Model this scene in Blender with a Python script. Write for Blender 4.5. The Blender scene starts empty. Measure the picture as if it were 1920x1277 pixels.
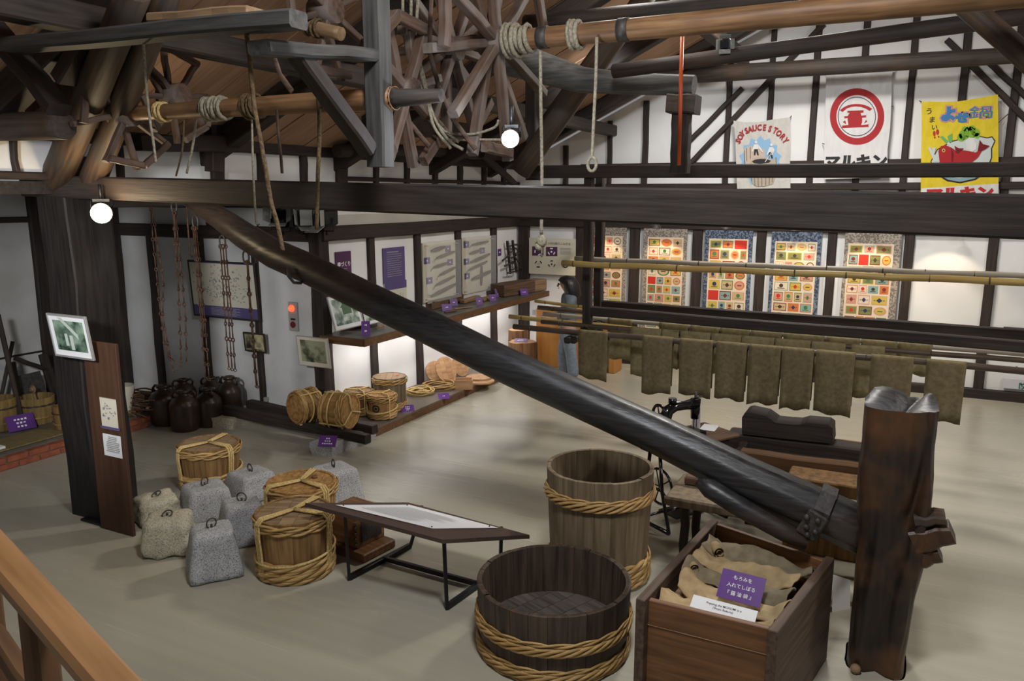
import bpy, math, random
from mathutils import Vector, Matrix, noise
random.seed(7)
PI = math.pi
scene = bpy.context.scene
COL = scene.collection

# ------------------------------------------------------------------ camera
F_PX = 1480.0
YAW, PITCH = math.radians(26.7), math.radians(10.5)
CAMZ = 2.75
FW = Vector((-math.sin(YAW)*math.cos(PITCH), math.cos(YAW)*math.cos(PITCH), -math.sin(PITCH)))
RT = Vector((math.cos(YAW), math.sin(YAW), 0))
UP = RT.cross(FW)
CAM = Vector((0, 0, CAMZ))
cd = bpy.data.cameras.new('camera'); cam = bpy.data.objects.new('camera', cd); COL.objects.link(cam)
cd.sensor_width = 36.0; cd.lens = 36.0*F_PX/1920.0; cd.clip_end = 200; cd.clip_start = 0.05
cam.matrix_world = Matrix(((RT.x, UP.x, -FW.x, CAM.x), (RT.y, UP.y, -FW.y, CAM.y), (RT.z, UP.z, -FW.z, CAM.z), (0, 0, 0, 1)))
scene.camera = cam

# ------------------------------------------------------------------ view, world, large lights
vs = scene.view_settings
vs.view_transform = 'Standard'; vs.look = 'None'; vs.gamma = 1.0; vs.use_curve_mapping = False
vs.exposure = 0.42
wd = bpy.data.worlds.new('world'); scene.world = wd; wd.use_nodes = True
wd.node_tree.nodes['Background'].inputs[0].default_value = (0.93, 0.97, 1.0, 1)
wd.node_tree.nodes['Background'].inputs[1].default_value = 0.18

def area(name, loc, target, size, energy, color=(1, 1, 1), sy=None):
    l = bpy.data.lights.new(name, 'AREA'); l.energy = energy; l.color = color
    l.shape = 'RECTANGLE' if sy else 'DISK'; l.size = size
    if sy: l.size_y = sy
    o = bpy.data.objects.new(name, l); COL.objects.link(o); o.location = loc
    o.rotation_euler = (Vector(target) - Vector(loc)).to_track_quat('-Z', 'Y').to_euler()
    return o
def spot(name, loc, target, energy, color, angle, blend=0.6, radius=0.08):
    l = bpy.data.lights.new(name, 'SPOT'); l.energy = energy; l.color = color
    l.spot_size = math.radians(angle); l.spot_blend = blend; l.shadow_soft_size = radius
    o = bpy.data.objects.new(name, l); COL.objects.link(o); o.location = loc
    o.rotation_euler = (Vector(target) - Vector(loc)).to_track_quat('-Z', 'Y').to_euler()
    return o
# unseen area lights standing in for the hall's lamps, no fixtures built
area('hall_lamp_light', (-1.2, 9.4, 5.2), (-1.6, 9.0, 0), 0.9, 165, (1.0, 0.96, 0.9))
area('hall_lamp_light', (-2.6, 6.6, 5.0), (-3.2, 6.6, 0), 0.8, 110, (1.0, 0.97, 0.92))
area('hall_lamp_light', (-0.8, 2.2, 4.9), (-2.6, 4.6, 0), 0.7, 100, (0.96, 0.98, 1.0))
area('hall_lamp_light', (3.6, 6.5, 4.2), (0.6, 7.0, 0), 0.8, 80, (1.0, 0.96, 0.9))

spot('alcove_fill_light', (-3.6, .9, 2.9), (-8.0, 6.8, 1.0), 520, (0.97, 0.98, 1.0), 46, .9, .2)  # unseen fill spot left of the camera, added to brighten the alcove
spot('gable_spot_light', (-1.4, 6.5, 4.9), (-.8, 12.3, 3.9), 170, (1.0, 0.99, 0.96), 75, .8, .12)
spot('gable_spot_light', (-3.4, 8.6, 4.2), (-4.2, 12.3, 3.2), 70, (0.93, 0.96, 1.0), 80, .8, .12)  # added spot without a fixture, brightens the left of the gable wall
# ------------------------------------------------------------------ pixel helpers
def ray(x, y):
    return RT*((x-960)/F_PX) + UP*(-(y-638.5)/F_PX) + FW
def P(x, y, X=None, Y=None, Z=None, d=None):
    r = ray(x, y)
    if X is not None: t = X/r.x
    elif Y is not None: t = Y/r.y
    elif Z is not None: t = (Z-CAMZ)/r.z
    else: t = d
    return CAM + r*t
def pm(n, p):
    return n*(Vector(p)-CAM).dot(FW)/F_PX

# ------------------------------------------------------------------ mesh builder
def frame_from(axis, hint=None):
    a = Vector(axis).normalized()
    h = Vector(hint) if hint is not None else (Vector((0, 0, 1)) if abs(a.z) < 0.9 else Vector((0, 1, 0)))
    b = h.cross(a).normalized(); c = a.cross(b)
    return a, b, c
class MB:
    def __init__(s): s.v, s.f, s.m, s.mi, s.sm = [], [], [], 0, []
    def add(s, vs, fs, M=None, smooth=False):
        n = len(s.v)
        s.v += [tuple(M @ Vector(v)) for v in vs] if M is not None else [tuple(v) for v in vs]
        for f in fs: s.f.append(tuple(i+n for i in f)); s.m.append(s.mi); s.sm.append(smooth)
        return s
    def box(s, c, sz, M=None, bev=0.0):
        x, y, z = (q/2 for q in sz); c = Vector(c)
        if bev <= 0:
            vs = [c+Vector((a*x, b*y, g*z)) for a in (-1, 1) for b in (-1, 1) for g in (-1, 1)]
            fs = [(0, 1, 3, 2), (4, 6, 7, 5), (0, 4, 5, 1), (2, 3, 7, 6), (0, 2, 6, 4), (1, 5, 7, 3)]
            return s.add(vs, fs, M)
        b = min(bev, x*.9, y*.9, z*.9)
        o = []
        for zz, e in ((-z, b), (-z+b, 0), (z-b, 0), (z, b)):
            o.append([(x-e-b, y-e), (x-e, y-e-b), (x-e, -y+e+b), (x-e-b, -y+e), (-x+e+b, -y+e), (-x+e, -y+e+b), (-x+e, y-e-b), (-x+e+b, y-e)])
        vs = [c+Vector((px, py, zz)) for ring, zz in zip(o, (-z, -z+b, z-b, z)) for px, py in ring]
        fs = [tuple(range(8)), tuple(reversed(range(24, 32)))]
        for k in range(3):
            for i in range(8):
                j = (i+1) % 8; fs.append((k*8+j, k*8+i, k*8+8+i, k*8+8+j))
        return s.add(vs, fs, M)
    def tube(s, pts, r, seg=8, closed=False, caps=True, M=None, flat=1.0, smooth=True, jit=0.0):
        pts = [Vector(p) for p in pts]; n = len(pts)
        rs = r if isinstance(r, (list, tuple)) else [r]*n
        T = []
        for i in range(n):
            a = pts[(i-1) % n] if (closed or i > 0) else pts[i]
            b = pts[(i+1) % n] if (closed or i < n-1) else pts[i]
            t = b-a; T.append(t.normalized() if t.length > 1e-9 else Vector((0, 0, 1)))
        _, B, C = frame_from(T[0])
        vs = []
        for i in range(n):
            B = (B - T[i]*B.dot(T[i])); B = B.normalized() if B.length > 1e-6 else frame_from(T[i])[1]
            C = T[i].cross(B)
            for k in range(seg):
                a = 2*PI*k/seg
                rr = rs[i]
                if jit: rr *= 1+jit*noise.noise(Vector((pts[i].x*1.7+k*.9, pts[i].y*1.7+i*.13, pts[i].z*1.7+3*math.sin(a))))
                vs.append(pts[i]+B*(rr*math.cos(a))+C*(rr*flat*math.sin(a)))
        fs = []
        for i in range(n if closed else n-1):
            j = (i+1) % n
            for k in range(seg):
                l = (k+1) % seg; fs.append((i*seg+k, i*seg+l, j*seg+l, j*seg+k))
        s.add(vs, fs, M, smooth)
        if caps and not closed:
            m = len(s.v)-n*seg
            s.f.append(tuple(m+k for k in reversed(range(seg)))); s.m.append(s.mi); s.sm.append(False)
            s.f.append(tuple(m+(n-1)*seg+k for k in range(seg))); s.m.append(s.mi); s.sm.append(False)
        return s
    def lathe(s, prof, seg=24, M=None, smooth=True, a0=0, a1=2*PI, sx=1.0):
        full = abs(a1-a0-2*PI) < 1e-6; n = seg if full else seg+1
        vs, fs = [], []
        for r, z in prof:
            for k in range(n):
                a = a0+(a1-a0)*k/seg; vs.append(Vector((r*math.cos(a)*sx, r*math.sin(a), z)))
        for i in range(len(prof)-1):
            for k in range(seg):
                l = (k+1) % n; fs.append((i*n+k, i*n+l, (i+1)*n+l, (i+1)*n+k))
        return s.add(vs, fs, M, smooth)
    def disc(s, r, z, seg=24, M=None, up=True):
        vs = [Vector((r*math.cos(2*PI*k/seg), r*math.sin(2*PI*k/seg), z)) for k in range(seg)]
        return s.add(vs, [tuple(range(seg)) if up else tuple(reversed(range(seg)))], M)
    def poly(s, pts, M=None, z=0.0):
        return s.add([Vector((p[0], p[1], z)) for p in pts], [tuple(range(len(pts)))], M)
    def prism(s, pts, t, M=None, z=0.0):
        n = len(pts)
        vs = [Vector((p[0], p[1], z)) for p in pts]+[Vector((p[0], p[1], z+t)) for p in pts]
        fs = [tuple(reversed(range(n))), tuple(range(n, 2*n))]+[(i, (i+1) % n, n+(i+1) % n, n+i) for i in range(n)]
        return s.add(vs, fs, M)
    def rect(s, x0, y0, x1, y1, z=0.0, M=None):
        return s.poly([(x0, y0), (x1, y0), (x1, y1), (x0, y1)], M, z)
    def ell(s, cx, cy, rx, ry, z=0.0, M=None, seg=20, a0=0.0, a1=2*PI):
        return s.poly([(cx+rx*math.cos(a0+(a1-a0)*k/seg), cy+ry*math.sin(a0+(a1-a0)*k/seg)) for k in range(seg if abs(a1-a0-2*PI) < 1e-6 else seg+1)], M, z)
    def arc(s, cx, cy, r0, r1, a0, a1, z=0.0, M=None, seg=20):
        vs, fs = [], []
        for k in range(seg+1):
            a = a0+(a1-a0)*k/seg
            vs += [Vector((cx+r0*math.cos(a), cy+r0*math.sin(a), z)), Vector((cx+r1*math.cos(a), cy+r1*math.sin(a), z))]
        for k in range(seg): fs.append((2*k, 2*k+1, 2*k+3, 2*k+2))
        return s.add(vs, fs, M)
    def sphere(s, c, r, seg=12, rings=8, M=None, sc=(1, 1, 1)):
        prof = [(max(1e-4, r*math.sin(PI*i/rings)), -r*math.cos(PI*i/rings)) for i in range(rings+1)]
        L = Matrix.Translation(c) @ Matrix.Diagonal((sc[0], sc[1], sc[2], 1))
        return s.lathe(prof, seg, (M @ L) if M is not None else L)
    def text(s, body, size, M=None, align='CENTER', bold=0.0, z=0.0):
        cu = bpy.data.curves.new('t', 'FONT'); cu.body = body; cu.size = size; cu.align_x = align; cu.align_y = 'CENTER'
        cu.offset = bold; cu.resolution_u = 2
        o = bpy.data.objects.new('t', cu); COL.objects.link(o)
        dg = bpy.context.evaluated_depsgraph_get(); dg.update()
        me = bpy.data.meshes.new_from_object(o.evaluated_get(dg))
        s.add([Vector((v.co.x, v.co.y, z)) for v in me.vertices], [tuple(p.vertices) for p in me.polygons], M)
        bpy.data.objects.remove(o); bpy.data.curves.remove(cu); bpy.data.meshes.remove(me)
        return s
    def mesh(s, name, mats):
        me = bpy.data.meshes.new(name); me.from_pydata(s.v, [], s.f)
        for m in mats: me.materials.append(m)
        me.polygons.foreach_set('material_index', [min(i, len(mats)-1) for i in s.m])
        me.polygons.foreach_set('use_smooth', s.sm)
        me.update(); return me

# ------------------------------------------------------------------ objects
WM = {}
def tag(o, label=None, cat=None, group=None, kind=None):
    if label: o['label'] = label
    if cat: o['category'] = cat
    if group: o['group'] = group
    if kind: o['kind'] = kind
    return o
def thing(name, label, cat, M=None, group=None, kind=None):
    o = bpy.data.objects.new(name, None); COL.objects.link(o)
    if M is None: M = Matrix.Identity(4)
    elif not isinstance(M, Matrix): M = Matrix.Translation(M)
    o.matrix_world = M; o.empty_display_size = 0.1; WM[o.name] = M.copy()
    return tag(o, label, cat, group, kind)
def put(name, me, parent=None, L=None):
    o = bpy.data.objects.new(name, me); COL.objects.link(o)
    L = Matrix.Identity(4) if L is None else L
    if parent is not None:
        o.parent = parent; WM[o.name] = WM[parent.name] @ L
    else: WM[o.name] = L.copy()
    o.matrix_basis = L
    return o
def part(name, mb, mat, parent, L=None, world=False, label=None):
    mats = mat if isinstance(mat, (list, tuple)) else [mat]
    if world:
        inv = WM[parent.name].inverted(); mb.v = [tuple(inv @ Vector(v)) for v in mb.v]
    o = put(name, mb.mesh(name, mats), parent, L)
    if label: o['label'] = label
    return o
def solo(name, mb, mat, label=None, cat=None, group=None, kind=None, M=None):
    """one-mesh thing; vertices in world coordinates unless M is given"""
    mats = mat if isinstance(mat, (list, tuple)) else [mat]
    if M is None:
        xs, ys, zs = zip(*mb.v)
        c = Vector(((min(xs)+max(xs))/2, (min(ys)+max(ys))/2, min(zs))); M = Matrix.Translation(c)
        mb.v = [(v[0]-c.x, v[1]-c.y, v[2]-c.z) for v in mb.v]
    o = put(name, mb.mesh(name, mats), None, M)
    return tag(o, label, cat, group, kind)
def axisM(p0, p1, hint=None):
    """local X runs p0 -> p1, origin at p0, local Z as near to up as can be"""
    p0, p1 = Vector(p0), Vector(p1); a = (p1-p0).normalized()
    h = Vector(hint) if hint is not None else (Vector((0, 0, 1)) if abs(a.z) < 0.95 else Vector((0, 1, 0)))
    y = h.cross(a).normalized(); z = a.cross(y)
    return Matrix(((a.x, y.x, z.x, p0.x), (a.y, y.y, z.y, p0.y), (a.z, y.z, z.z, p0.z), (0, 0, 0, 1)))
def log_mesh(L, r0, r1, seg=14, jit=0.06, bend=0.0, n=10, flat=1.0, ph=0.0):
    m = MB(); pts, rs = [], []
    for i in range(n+1):
        t = i/n
        pts.append((L*t, bend*math.sin(PI*t)*.3+.02*bend*math.sin(7*t+ph), bend*math.sin(PI*t+.2*math.sin(5*t+ph))))
        rs.append(r0+(r1-r0)*t)
    return m.tube(pts, rs, seg, jit=jit, flat=flat)
def beam_mesh(L, w, h, w1=None, h1=None, bev=0.012, wob=0.006, n=6, ph=0.0):
    """hand-hewn squared timber along +X, chamfered, slightly uneven"""
    m = MB(); w1 = w if w1 is None else w1; h1 = h if h1 is None else h1
    vs, fs = [], []
    for i in range(n+1):
        t = i/n; a = (w+(w1-w)*t)/2; b = (h+(h1-h)*t)/2; e = min(bev, a*.4, b*.4)
        dy = wob*math.sin(4.1*t*3+ph); dz = wob*math.sin(3.3*t*3+1+ph*1.7)
        for y, z in ((a-e, b), (a, b-e), (a, -b+e), (a-e, -b), (-a+e, -b), (-a, -b+e), (-a, b-e), (-a+e, b)):
            vs.append((L*t, y+dy, z+dz))
    for i in range(n):
        for k in range(8):
            l = (k+1) % 8; fs.append((i*8+l, i*8+k, i*8+8+k, i*8+8+l))
    fs += [tuple(range(8)), tuple(reversed(range(n*8, n*8+8)))]
    return m.add(vs, fs)
def timber(name, label, p0, p1, w, h, mat, parent=None, w1=None, h1=None, cat='beam', group=None, kind=None, hint=None, bev=0.012, wob=0.004, ph=0.0):
    p0, p1 = Vector(p0), Vector(p1); M = axisM(p0, p1, hint)
    mb = beam_mesh((p1-p0).length, w, h, w1, h1, bev, wob, ph=ph)
    if parent is not None:
        o = put(name, mb.mesh(name, [mat]), parent, WM[parent.name].inverted() @ M)
        if label: o['label'] = label
        return o
    return tag(put(name, mb.mesh(name, [mat]), None, M), label, cat, group, kind)
def log(name, label, p0, p1, r0, r1, mat, parent=None, cat='beam', group=None, bend=0.0, jit=0.06, seg=14, ph=0.0, kind=None, n=10):
    p0, p1 = Vector(p0), Vector(p1); M = axisM(p0, p1)
    me = log_mesh((p1-p0).length, r0, r1, seg, jit, bend, ph=ph, n=n).mesh(name, [mat])
    if parent is not None:
        o = put(name, me, parent, WM[parent.name].inverted() @ M)
        if label: o['label'] = label
        return o
    return tag(put(name, me, None, M), label, cat, group, kind)
def Tm(p): return Matrix.Translation(Vector(p))
def Rz(a): return Matrix.Rotation(a, 4, 'Z')
def Rx(a): return Matrix.Rotation(a, 4, 'X')
def Ry(a): return Matrix.Rotation(a, 4, 'Y')
def wallM(origin, xdir, ydir=(0, 0, 1)):
    """flat art frame: local x along xdir, local y along ydir, local z out of the face"""
    x = Vector(xdir).normalized(); y = Vector(ydir); y = (y-x*y.dot(x)).normalized(); z = x.cross(y); o = Vector(origin)
    return Matrix(((x.x, y.x, z.x, o.x), (x.y, y.y, z.y, o.y), (x.z, y.z, z.z, o.z), (0, 0, 0, 1)))

# ------------------------------------------------------------------ materials
def nd(nt, t, **kw):
    n = nt.nodes.new(t)
    for k, v in kw.items(): setattr(n, k, v)
    return n
def base_mat(name):
    m = bpy.data.materials.new(name); m.use_nodes = True; nt = m.node_tree
    return m, nt, nt.nodes['Principled BSDF']
def flat(name, c, rough=0.7, metal=0.0, emit=0.0, spec=0.3):
    m, nt, b = base_mat(name)
    b.inputs['Base Color'].default_value = (*c, 1); b.inputs['Roughness'].default_value = rough
    b.inputs['Metallic'].default_value = metal; b.inputs['Specular IOR Level'].default_value = spec
    if emit: b.inputs['Emission Color'].default_value = (*c, 1); b.inputs['Emission Strength'].default_value = emit
    return m
def mixed(name, c1, c2, scale=(1, 1, 1), nscale=6.0, detail=5.0, rough=(0.55, 0.75), bump=0.2, c3=None, c3scale=2.0, c3amt=0.5, lo=0.3, hi=0.7, spec=0.3, dist=0.0, bdist=0.01):
    """two colours mixed by stretched noise (grain along local X by default for wood), a third in large patches"""
    m, nt, b = base_mat(name); L = nt.links.new
    tc = nd(nt, 'ShaderNodeTexCoord'); mp = nd(nt, 'ShaderNodeMapping'); mp.inputs['Scale'].default_value = scale
    oi = nd(nt, 'ShaderNodeObjectInfo'); sc_ = nd(nt, 'ShaderNodeVectorMath', operation='SCALE'); sc_.inputs[0].default_value = (7.3, 5.1, 3.7)
    L(oi.outputs['Random'], sc_.inputs['Scale']); ad = nd(nt, 'ShaderNodeVectorMath', operation='ADD'); L(tc.outputs['Object'], ad.inputs[0]); L(sc_.outputs[0], ad.inputs[1])
    L(ad.outputs[0], mp.inputs['Vector'])
    nz = nd(nt, 'ShaderNodeTexNoise'); nz.inputs['Scale'].default_value = nscale; nz.inputs['Detail'].default_value = detail; nz.inputs['Distortion'].default_value = dist
    L(mp.outputs[0], nz.inputs['Vector'])
    cr = nd(nt, 'ShaderNodeValToRGB'); cr.color_ramp.elements[0].position = lo; cr.color_ramp.elements[1].position = hi
    cr.color_ramp.elements[0].color = (*c1, 1); cr.color_ramp.elements[1].color = (*c2, 1)
    L(nz.outputs['Fac'], cr.inputs['Fac']); out = cr.outputs['Color']
    if c3 is not None:
        n2 = nd(nt, 'ShaderNodeTexNoise'); n2.inputs['Scale'].default_value = c3scale; n2.inputs['Detail'].default_value = 3
        L(tc.outputs['Object'], n2.inputs['Vector'])
        r2 = nd(nt, 'ShaderNodeValToRGB'); r2.color_ramp.elements[0].position = .45; r2.color_ramp.elements[1].position = .7
        r2.color_ramp.elements[0].color = (0, 0, 0, 1); r2.color_ramp.elements[1].color = (c3amt,)*3+(1,)
        L(n2.outputs['Fac'], r2.inputs['Fac'])
        mx = nd(nt, 'ShaderNodeMix', data_type='RGBA'); L(r2.outputs['Color'], mx.inputs[0]); L(out, mx.inputs[6]); mx.inputs[7].default_value = (*c3, 1)
        out = mx.outputs[2]
    L(out, b.inputs['Base Color'])
    mr = nd(nt, 'ShaderNodeMapRange'); mr.inputs['To Min'].default_value = rough[0]; mr.inputs['To Max'].default_value = rough[1]
    L(nz.outputs['Fac'], mr.inputs['Value']); L(mr.outputs[0], b.inputs['Roughness'])
    b.inputs['Specular IOR Level'].default_value = spec
    if bump:
        bp = nd(nt, 'ShaderNodeBump'); bp.inputs['Strength'].default_value = bump; bp.inputs['Distance'].default_value = bdist
        L(nz.outputs['Fac'], bp.inputs['Height']); L(bp.outputs[0], b.inputs['Normal'])
    return m
GX = (1.2, 16, 16); GZ = (16, 16, 1.2); GY = (16, 1.2, 16)
def wood(name, c1, c2, g=GX, **kw):
    kw.setdefault('nscale', 2.2); kw.setdefault('bump', 0.35); return mixed(name, c1, c2, g, **kw)
M_dark = wood('dark_stained_timber', (.016, .013, .012), (.042, .033, .029), c3=(.060, .034, .020), c3amt=.35, c3scale=1.5)
M_post = wood('dark_wall_post', (.020, .014, .012), (.045, .032, .027), bump=.15)
M_column = wood('black_column', (.008, .007, .007), (.022, .018, .016))
M_greyb = wood('weathered_grey_beam', (.035, .033, .032), (.085, .08, .075))
M_logdark = wood('smoked_log', (.020, .017, .015), (.058, .048, .042), c3=(.10, .055, .03), c3amt=.4)
M_logbrown = wood('brown_log', (.030, .019, .013), (.095, .054, .030), c3=(.05, .05, .048), c3amt=.6)
M_greylog = wood('grey_crooked_log', (.06, .058, .057), (.17, .165, .16))
M_roller = wood('worn_roller_wood', (.13, .062, .028), (.30, .165, .075), c3=(.07, .04, .025), c3amt=.5, rough=(.4, .6), bump=.15)
M_spoke = wood('spoke_wood', (.050, .030, .022), (.14, .082, .055), c3=(.19, .17, .155), c3amt=.7)
M_lever = wood('black_polished_lever', (.010, .010, .011), (.034, .033, .034), nscale=3.0, rough=(.30, .48), c3=(.10, .055, .03), c3scale=.5, c3amt=.55, bump=.25, spec=.45)
M_pillar = wood('natural_press_post', (.006, .005, .005), (.034, .019, .011), (9, 9, 1.0), nscale=1.3, dist=1.2, rough=(.35, .55), c3=(.13, .055, .018), c3scale=3.2, c3amt=.75, bump=.5, spec=.45)
M_pillargrey = wood('sawn_grey_top', (.055, .055, .058), (.14, .14, .147), nscale=3, rough=(.35, .5))
M_boxw = wood('press_box_boards', (.10, .043, .017), (.225, .105, .043), nscale=2.0, rough=(.4, .6), bump=.15)
M_boxedge = wood('press_box_edge', (.055, .033, .022), (.13, .085, .06), bump=.15)
M_keg = wood('keg_wood', (.20, .10, .032), (.47, .27, .095), GZ, nscale=1.6, rough=(.45, .65), bump=.2)
M_keglid = wood('keg_lid_wood', (.16, .10, .055), (.34, .23, .13), nscale=1.8)
M_kegdark = wood('aged_keg_wood', (.125, .065, .025), (.32, .18, .07), GZ, nscale=1.6)
M_bamboohoop = wood('split_bamboo_hoop', (.25, .14, .045), (.56, .36, .14), (2, 2, 30), nscale=2.0, rough=(.4, .6), bump=.2)
M_tall = wood('tall_barrel_wood', (.10, .072, .042), (.25, .185, .115), GZ, nscale=1.4, rough=(.55, .75))
M_tub = wood('tub_wood', (.028, .021, .017), (.095, .066, .046), GZ, nscale=1.6, c3=(.12, .065, .03), c3amt=.3, rough=(.45, .65))
M_tubfloor = wood('tub_floor_wood', (.055, .045, .038), (.15, .125, .105))
M_pale = wood('pale_cedar', (.34, .18, .085), (.56, .34, .18), nscale=1.4, bump=.08)
M_bucket = wood('yellow_bucket_wood', (.15, .095, .03), (.33, .225, .085), GZ, nscale=1.5)
M_stump = wood('stump_bark', (.11, .05, .024), (.34, .175, .08), GZ, nscale=1.6, bump=.6)
M_board = wood('ceiling_board', (.30, .17, .10), (.43, .265, .165), nscale=1.2, bump=.05)
M_shelf = wood('shelf_front', (.085, .04, .018), (.17, .088, .04), nscale=1.6, bump=.08)
M_shelftop = mixed('shelf_top_laminate', (.10, .098, .085), (.14, .135, .12), nscale=3, rough=(.25, .35), bump=0)
M_plat = mixed('platform_top', (.105, .082, .062), (.15, .12, .095), nscale=4, rough=(.4, .5), bump=0)
M_handrail = wood('handrail_varnished', (.22, .105, .042), (.36, .19, .082), nscale=1.4, rough=(.3, .45), bump=.05, spec=.5)
M_blockw = wood('old_tool_block', (.06, .034, .02), (.17, .10, .06))
M_blockl = wood('light_tool_block', (.20, .12, .065), (.34, .22, .125))
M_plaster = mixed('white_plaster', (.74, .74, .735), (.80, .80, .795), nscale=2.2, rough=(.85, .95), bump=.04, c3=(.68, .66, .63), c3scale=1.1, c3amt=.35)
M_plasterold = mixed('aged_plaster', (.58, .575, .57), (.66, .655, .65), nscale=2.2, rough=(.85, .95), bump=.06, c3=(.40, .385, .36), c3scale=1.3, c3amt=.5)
M_beige = mixed('beige_plaster', (.50, .46, .40), (.56, .52, .46), nscale=2, rough=(.85, .95), bump=.04)
M_floor = mixed('linoleum_floor', (.385, .360, .285), (.415, .388, .310), (.25, 9, 1), nscale=1.6, detail=8, rough=(.20, .32), bump=.0, spec=.38)
M_concrete = mixed('platform_concrete', (.12, .115, .095), (.20, .19, .16), nscale=6, bump=.2)
M_brick = mixed('red_brick', (.20, .055, .028), (.34, .105, .055), nscale=14, bump=.4)
M_mortar = mixed('mortar', (.16, .15, .135), (.22, .21, .19), nscale=20, bump=.3)
M_rope = mixed('straw_rope', (.42, .28, .10), (.72, .54, .24), (30, 30, 30), nscale=2.4, bump=.8, rough=(.7, .9))
M_ropegrey = mixed('grey_hemp_rope', (.17, .145, .10), (.36, .32, .24), (30, 30, 30), nscale=2.0, bump=.8, rough=(.8, .95))
M_ropeold = mixed('dark_old_rope', (.05, .032, .016), (.15, .095, .045), (30, 30, 30), nscale=2.0, bump=.8, rough=(.8, .95))
M_rust = mixed('rusty_iron', (.024, .012, .008), (.085, .038, .019), (1, 1, 1), nscale=25, bump=.5, rough=(.6, .8), spec=.4)
M_iron = mixed('dark_iron', (.02, .018, .017), (.06, .05, .045), nscale=30, bump=.4, rough=(.45, .65), spec=.5)
M_blackgloss = flat('black_enamel', (.006, .006, .008), .12, 0, spec=.6)
M_blacksteel = flat('black_painted_steel', (.008, .008, .009), .45, spec=.4)
M_bag = mixed('soy_stained_cloth', (.135, .105, .055), (.20, .16, .090), (1, 1, 1), nscale=26, detail=6, bump=.5, rough=(.9, 1), c3=(.085, .060, .030), c3scale=2.0, c3amt=.5, spec=.1)
M_bag2 = mixed('pale_stained_cloth', (.19, .155, .080), (.27, .225, .125), (1, 1, 1), nscale=26, detail=6, bump=.5, rough=(.9, 1), c3=(.12, .09, .045), c3scale=3.0, c3amt=.6, spec=.1)
M_sack = mixed('tan_sack_cloth', (.33, .23, .12), (.46, .34, .19), nscale=18, detail=6, bump=.5, rough=(.9, 1), c3=(.22, .18, .11), c3scale=4, c3amt=.6, spec=.1)
M_sackg = mixed('grey_sack_cloth', (.17, .135, .085), (.26, .21, .135), nscale=18, detail=6, bump=.5, rough=(.9, 1), c3=(.11, .10, .075), c3scale=4, c3amt=.6, spec=.1)
M_bamboo = mixed('yellow_bamboo', (.30, .21, .065), (.44, .33, .12), (1.2, 10, 10), nscale=2, rough=(.3, .45), bump=.1, c3=(.36, .17, .06), c3scale=1.0, c3amt=.5)
M_bamboog = mixed('grey_bamboo', (.21, .18, .14), (.34, .30, .24), (1.2, 10, 10), nscale=2, rough=(.4, .55), bump=.1)
M_rodd = mixed('dark_bamboo', (.035, .024, .018), (.10, .068, .05), (1.2, 10, 10), nscale=2, rough=(.35, .5), bump=.15, c3=(.16, .12, .09), c3scale=1.5, c3amt=.5)
M_node = flat('bamboo_node', (.06, .045, .025), .6)
M_jug = mixed('brown_glazed_jug', (.020, .013, .009), (.055, .033, .020), nscale=5, rough=(.25, .4), bump=.05, spec=.5)
M_straw = mixed('twig_bundle', (.10, .055, .03), (.25, .14, .08), (8, 1, 8), nscale=4, bump=1.0)
M_mat = mixed('straw_mat', (.17, .12, .045), (.30, .225, .10), (3, 40, 3), nscale=3, bump=1.0)
M_purple = flat('purple_card', (.115, .035, .225), .45)
M_purpled = flat('deep_purple_board', (.085, .03, .085), .5)
M_violet = flat('violet_blue_board', (.10, .078, .205), .5)
M_white = flat('white_print', (.82, .82, .82), .6)
M_paper = flat('white_paper', (.78, .78, .79), .6)
M_ivory = flat('ivory_panel', (.62, .58, .47), .6)
M_black = flat('black_print', (.02, .02, .022), .6)
M_greyink = flat('grey_print', (.30, .30, .30), .6)
M_silver = flat('aluminium_frame', (.52, .52, .52), .35, .6)
M_plastic = flat('grey_plastic', (.33, .33, .31), .5)
M_red = flat('red_print', (.42, .022, .022), .6)
M_crimson = flat('crimson_banner_red', (.36, .025, .03), .75)
M_clothw = mixed('white_banner_cloth', (.60, .60, .60), (.68, .68, .68), (7, 2, 2), nscale=2.2, bump=.6, rough=(.85, .95), bdist=.03)
M_clothg = mixed('grey_banner_cloth', (.50, .48, .45), (.58, .56, .53), (6, 3, 3), nscale=2.2, bump=.6, rough=(.85, .95), bdist=.03)
M_clothy = mixed('yellow_banner_cloth', (.62, .47, .02), (.70, .55, .05), (6, 3, 3), nscale=2.2, bump=.5, rough=(.85, .95), bdist=.03)
M_orange = wood('orange_veneer', (.40, .165, .035), (.50, .23, .06), GZ, nscale=.8, bump=.02, rough=(.4, .5))
M_lampglow = flat('lit_cool_bulb', (.85, .92, 1.0), .3, emit=45)
M_warmglow = flat('lit_warm_bulb', (1.0, .83, .55), .3, emit=40)
M_redtape = flat('red_pole', (.45, .075, .02), .4)
M_glass = None
def acrylic():
    m, nt, b = base_mat('clear_acrylic')
    b.inputs['Base Color'].default_value = (.95, .97, .97, 1); b.inputs['Roughness'].default_value = .05
    b.inputs['Alpha'].default_value = .14; b.inputs['Specular IOR Level'].default_value = .6
    return m
M_glass = acrylic()
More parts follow.
